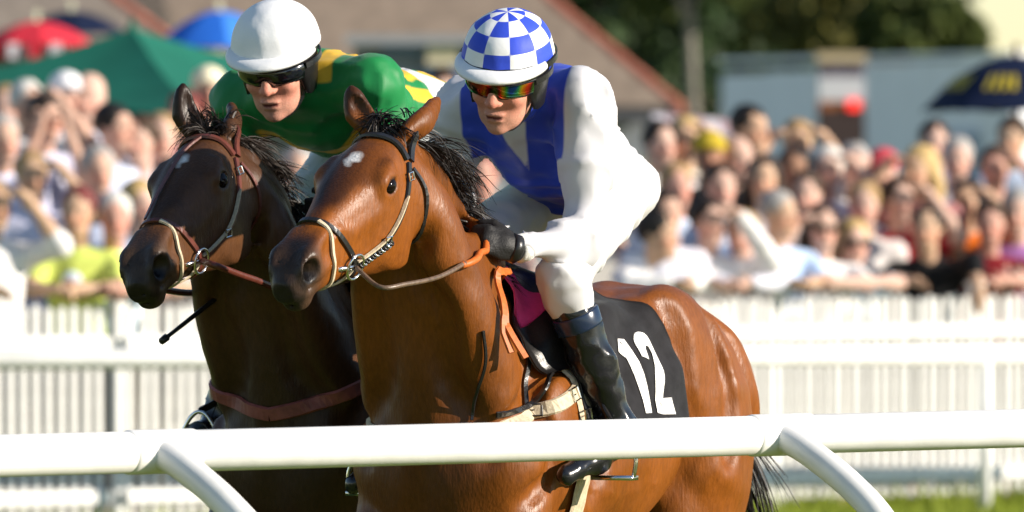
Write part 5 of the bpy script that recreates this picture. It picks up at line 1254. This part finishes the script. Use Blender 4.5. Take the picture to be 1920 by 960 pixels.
CROWD = [
 # left of the horses
 (6, 262, ('down', 'down'), 20, 'grey', LI, 'grey-haired person half cut off by the left edge of the picture'),
 (52, 196, ('shade', 'down'), 25, 'white', W_, 'white-haired man in white shirt with one hand raised, far left', dict(row=4)),
 (86, 222, 'bino', 30, 'dark', LI, 'dark-haired man in lilac shirt holding both hands up to his face', dict(row=3, sleeve=.7, over=(.02, .02, .03))),
 (124, 180, 'down', 20, 'bald', (.70, .72, .80), 'man in a white cap in front of the green tent', dict(hat=('cap', (.80, .78, .80)), row=4, tone=PK)),
 (166, 184, 'down', -15, 'bald', (.66, .68, .80), 'bald pink-faced man in front of the green tent', dict(tone=PK, row=4, hs=1.15)),
 (216, 240, 'clap', 55, 'black', (.60, .66, .82), 'dark-haired man in pale blue shirt with his face turned right, below the green tent', dict(row=3, sleeve=1.9)),
 (262, 262, 'down', -20, 'brown', (.74, .66, .68), 'brown-haired person in pale pink top beside the dark-haired man turned right', dict(tone=PK, row=3)),
 (303, 258, ('down', 'shade'), 10, 'fair', (.58, .56, .74), 'fair-haired person shading their eyes left of the dark horse ear', dict(tone=PK, row=3)),
 (346, 215, 'down', 0, 'red', (.42, .16, .22), 'person with reddish hair in maroon top behind the dark horse ear', dict(row=4, tone=RD_)),
 (391, 170, 'down', 10, 'bald', (.6, .55, .5), 'person in a cream sun hat between the dark horse ears', dict(hat=('cap', (.80, .72, .52)), row=4)),
 (-12, 385, ('shade', 'lean'), 30, 'fair', W_, 'front-row spectator in white shirt at the far left edge leaning over the fence', dict(row=0, sleeve=1.2, tone=TAN)),
 (146, 398, 'lean', -10, 'red', (.62, .72, .16), 'woman with dark red hair in yellow-green T-shirt leaning on the fence', dict(row=0, tone=TAN, hat=None, longh=False)),
 (214, 408, 'lean', 10, 'white', (.62, .74, .84), 'white-haired man in pale blue shirt leaning on the fence beside the yellow-green T-shirt', dict(row=0, sleeve=.6, tone=RD_)),
 (262, 384, 'down', 30, 'blond', (.50, .60, .78), 'blond person in blue top behind the white-haired man at the fence', dict(row=1, tone=PK)),
 (60, 330, ('shade', 'down'), 15, 'fair', (.60, .60, .76), 'fair-haired person with raised arm at left above the yellow-green T-shirt', dict(row=2, tone=TAN)),
 (185, 320, 'down', 15, 'grey', (.50, .56, .72), 'grey-haired person in blue shirt standing behind the yellow-green T-shirt', dict(row=2)),
 (318, 345, 'clap', 0, 'brown', (.66, .60, .68), 'brown-haired person in pale mauve top close to the dark horse forehead', dict(row=2, tone=PK)),
 (330, 440, 'lean', 0, 'fair', (.70, .62, .60), 'fair-haired person at the fence behind the dark horse muzzle', dict(row=0, tone=TAN)),
 # seen between the riders
 (905, 330, 'clap', 0, 'red', (.62, .30, .30), 'pink-clad person glimpsed between the mane and the white-silked jockey', dict(row=2, tone=RD_)),
 (560, 320, 'down', 0, 'grey', (.62, .60, .70), 'person in lilac glimpsed between the two horse heads', dict(row=2)),
 (830, 175, 'down', 0, 'brown', (.5, .4, .4), 'brown-haired person glimpsed between the two jockeys', dict(row=4, tone=PK)),
 # right of the horses
 (1238, 270, 'down', 25, 'dark', (.76, .70, .68), 'dark-haired person directly behind the white-silked jockey back', dict(row=3, tone=PK)),
 (1284, 262, ('shade', 'down'), 0, 'blond', (.74, .70, .62), 'blond person shading their eyes right of the white-silked jockey', dict(row=3, tone=TAN)),
 (1268, 350, 'down', 15, 'fair', (.55, .64, .80), 'fair-haired red-faced man in pale blue shirt beside the jockey elbow', dict(row=1, tone=RD_)),
 (1330, 290, 'down', 0, 'black', (.02, .02, .022), 'person dressed in black behind the bald man in white T-shirt', dict(row=2, hat=('cap', (.45, .33, .03)), tone=DK)),
 (1382, 300, 'down', 30, 'bald', W_, 'bald man in white T-shirt standing above the front row', dict(row=2, tone=PK, hs=1.12)),
 (1408, 242, 'down', 45, 'black', (.40, .50, .68), 'tall black-haired man turned right in front of the white trailer', dict(row=3, tone=TAN, hs=1.12)),
 (1432, 335, 'down', -5, 'dark', (.60, .52, .50), 'dark-haired tanned woman in pale pink top beside the bald man', dict(row=1, tone=TAN, longh=True)),
 (1248, 400, 'down', 20, 'dark', (.66, .66, .74), 'dark-haired person behind the black-haired man near the bay horse rump', dict(row=0, lean=.05)),
 (1236, 440, 'lean', 60, 'black', W_, 'black-haired man in white shirt looking right just above the bay horse rump', dict(row=0, tone=TAN, sleeve=1.9, hs=1.12)),
 (1330, 418, ('shade', 'lean'), 25, 'dark', W_, 'man in white shirt with hand to his brow, front row near the bay horse rump', dict(row=0, tone=PK, sleeve=1.9, hs=1.12)),
 (1462, 402, 'lean', 45, 'grey', (.46, .60, .84), 'boy with greyish hair in pale blue T-shirt turned right at the fence', dict(row=0, tone=TAN)),
 (1490, 318, 'down', 0, 'black', (.06, .08, .16), 'black-haired person in navy behind the boy in pale blue', dict(row=2, tone=DK)),
 (1496, 268, ('shade', 'shade'), 0, 'fair', (.60, .66, .74), 'fair-haired person with both hands at the brow in front of the trailer', dict(row=3, tone=TAN)),
 (1552, 318, ('shade', 'down'), 0, 'white', (.74, .72, .80), 'white-haired person in pale lilac top below the dark kiosk', dict(row=2, tone=PK)),
 (1604, 312, ('down', 'shade'), 20, 'grey', W_, 'grey-haired person in white shirt right of the dark kiosk', dict(row=2, tone=PK)),
 (1655, 322, 'down', 0, 'bald', (.58, .60, .70), 'person in a red cap in front of the trailer', dict(hat=('cap', (.55, .07, .09)), row=2, tone=PK)),
 (1542, 428, ('lean', 'shade'), 10, 'brown', W_, 'brown-haired woman with sunglasses in white top, one hand raised, at the fence', dict(row=0, tone=PK, longh=True, glasses=True)),
 (1600, 455, ('lean', 'lean'), 15, 'blond', (.58, .72, .84), 'blond woman in pale blue shirt resting both forearms on the fence', dict(row=0, tone=PK, glasses=True)),
 (1722, 318, ('down', 'shade'), -35, 'blond', (.46, .20, .20), 'blond woman with one arm up shading her eyes, right of the picture', dict(row=1, tone=TAN, longh=True, hs=1.12, sleeve=.3)),
 (1686, 376, ('shade', 'down'), 20, 'brown', (.45, .03, .04), 'person in a bright red top below the blond woman shading her eyes', dict(row=1, lean=.1, tone=PK)),
 (1738, 428, ('hang', 'lean'), -10, 'dark', (.012, .012, .013), 'person in black hanging one arm over the fence', dict(row=0, tone=TAN, sleeve=1.5)),
 (1795, 300, 'down', 0, 'grey', (.66, .62, .66), 'grey-haired person in pale top under the navy umbrella', dict(row=2, tone=PK)),
 (1812, 378, ('shade', 'down'), -20, 'black', (.75, .17, .02), 'black-haired person in orange T-shirt shading their eyes', dict(row=1, tone=TAN, lean=.1)),
 (1866, 316, ('shade', 'down'), -10, 'brown', (.10, .22, .24), 'brown-haired man in teal top right of the navy umbrella pole', dict(row=2, tone=RD_)),
 (1898, 262, 'down', -15, 'brown', (.45, .52, .66), 'tall brown-haired man in blue shirt at the right edge below the umbrella', dict(row=3, tone=TAN)),
 (1908, 398, 'clap', -10, 'grey', (.36, .16, .40), 'person in purple top at the right edge of the front row', dict(row=0, tone=PK, lean=.1)),
 (1856, 420, 'lean', 0, 'brown', (.20, .015, .02), 'person in maroon top between the orange T-shirt and the purple top', dict(row=0, tone=RD_)),
 (1620, 385, 'down', 0, 'fair', (.70, .66, .64), 'fair-haired person in cream top behind the blond woman with forearms on the fence', dict(row=1, tone=PK)),
 (1392, 440, 'lean', -10, 'fair', (.72, .72, .80), 'fair-haired person in pale shirt between the hand-to-brow man and the boy in blue', dict(row=0, tone=PK, sleeve=1.9)),
 (1512, 365, 'down', -10, 'brown', (.62, .10, .26), 'brown-haired person in magenta top behind the boy in pale blue T-shirt', dict(row=1, tone=PK)),
 (1752, 268, 'down', 0, 'dark', (.2, .2, .3), 'dark-haired person in slate top left of the navy umbrella', dict(row=4, tone=PK)),
 (10, 205, 'down', 0, 'fair', (.62, .5, .5), 'fair-haired person behind the white-haired man at the far left', dict(row=5, tone=PK)),
 (1352, 350, 'down', 10, 'brown', (.62, .70, .84), 'brown-haired person in pale blue top behind the hand-to-brow man', dict(row=1, tone=PK)),
]
for i, c in enumerate(CROWD):
    kw = c[7] if len(c) > 7 else {}
    spectator(i, *c[:7], **kw)
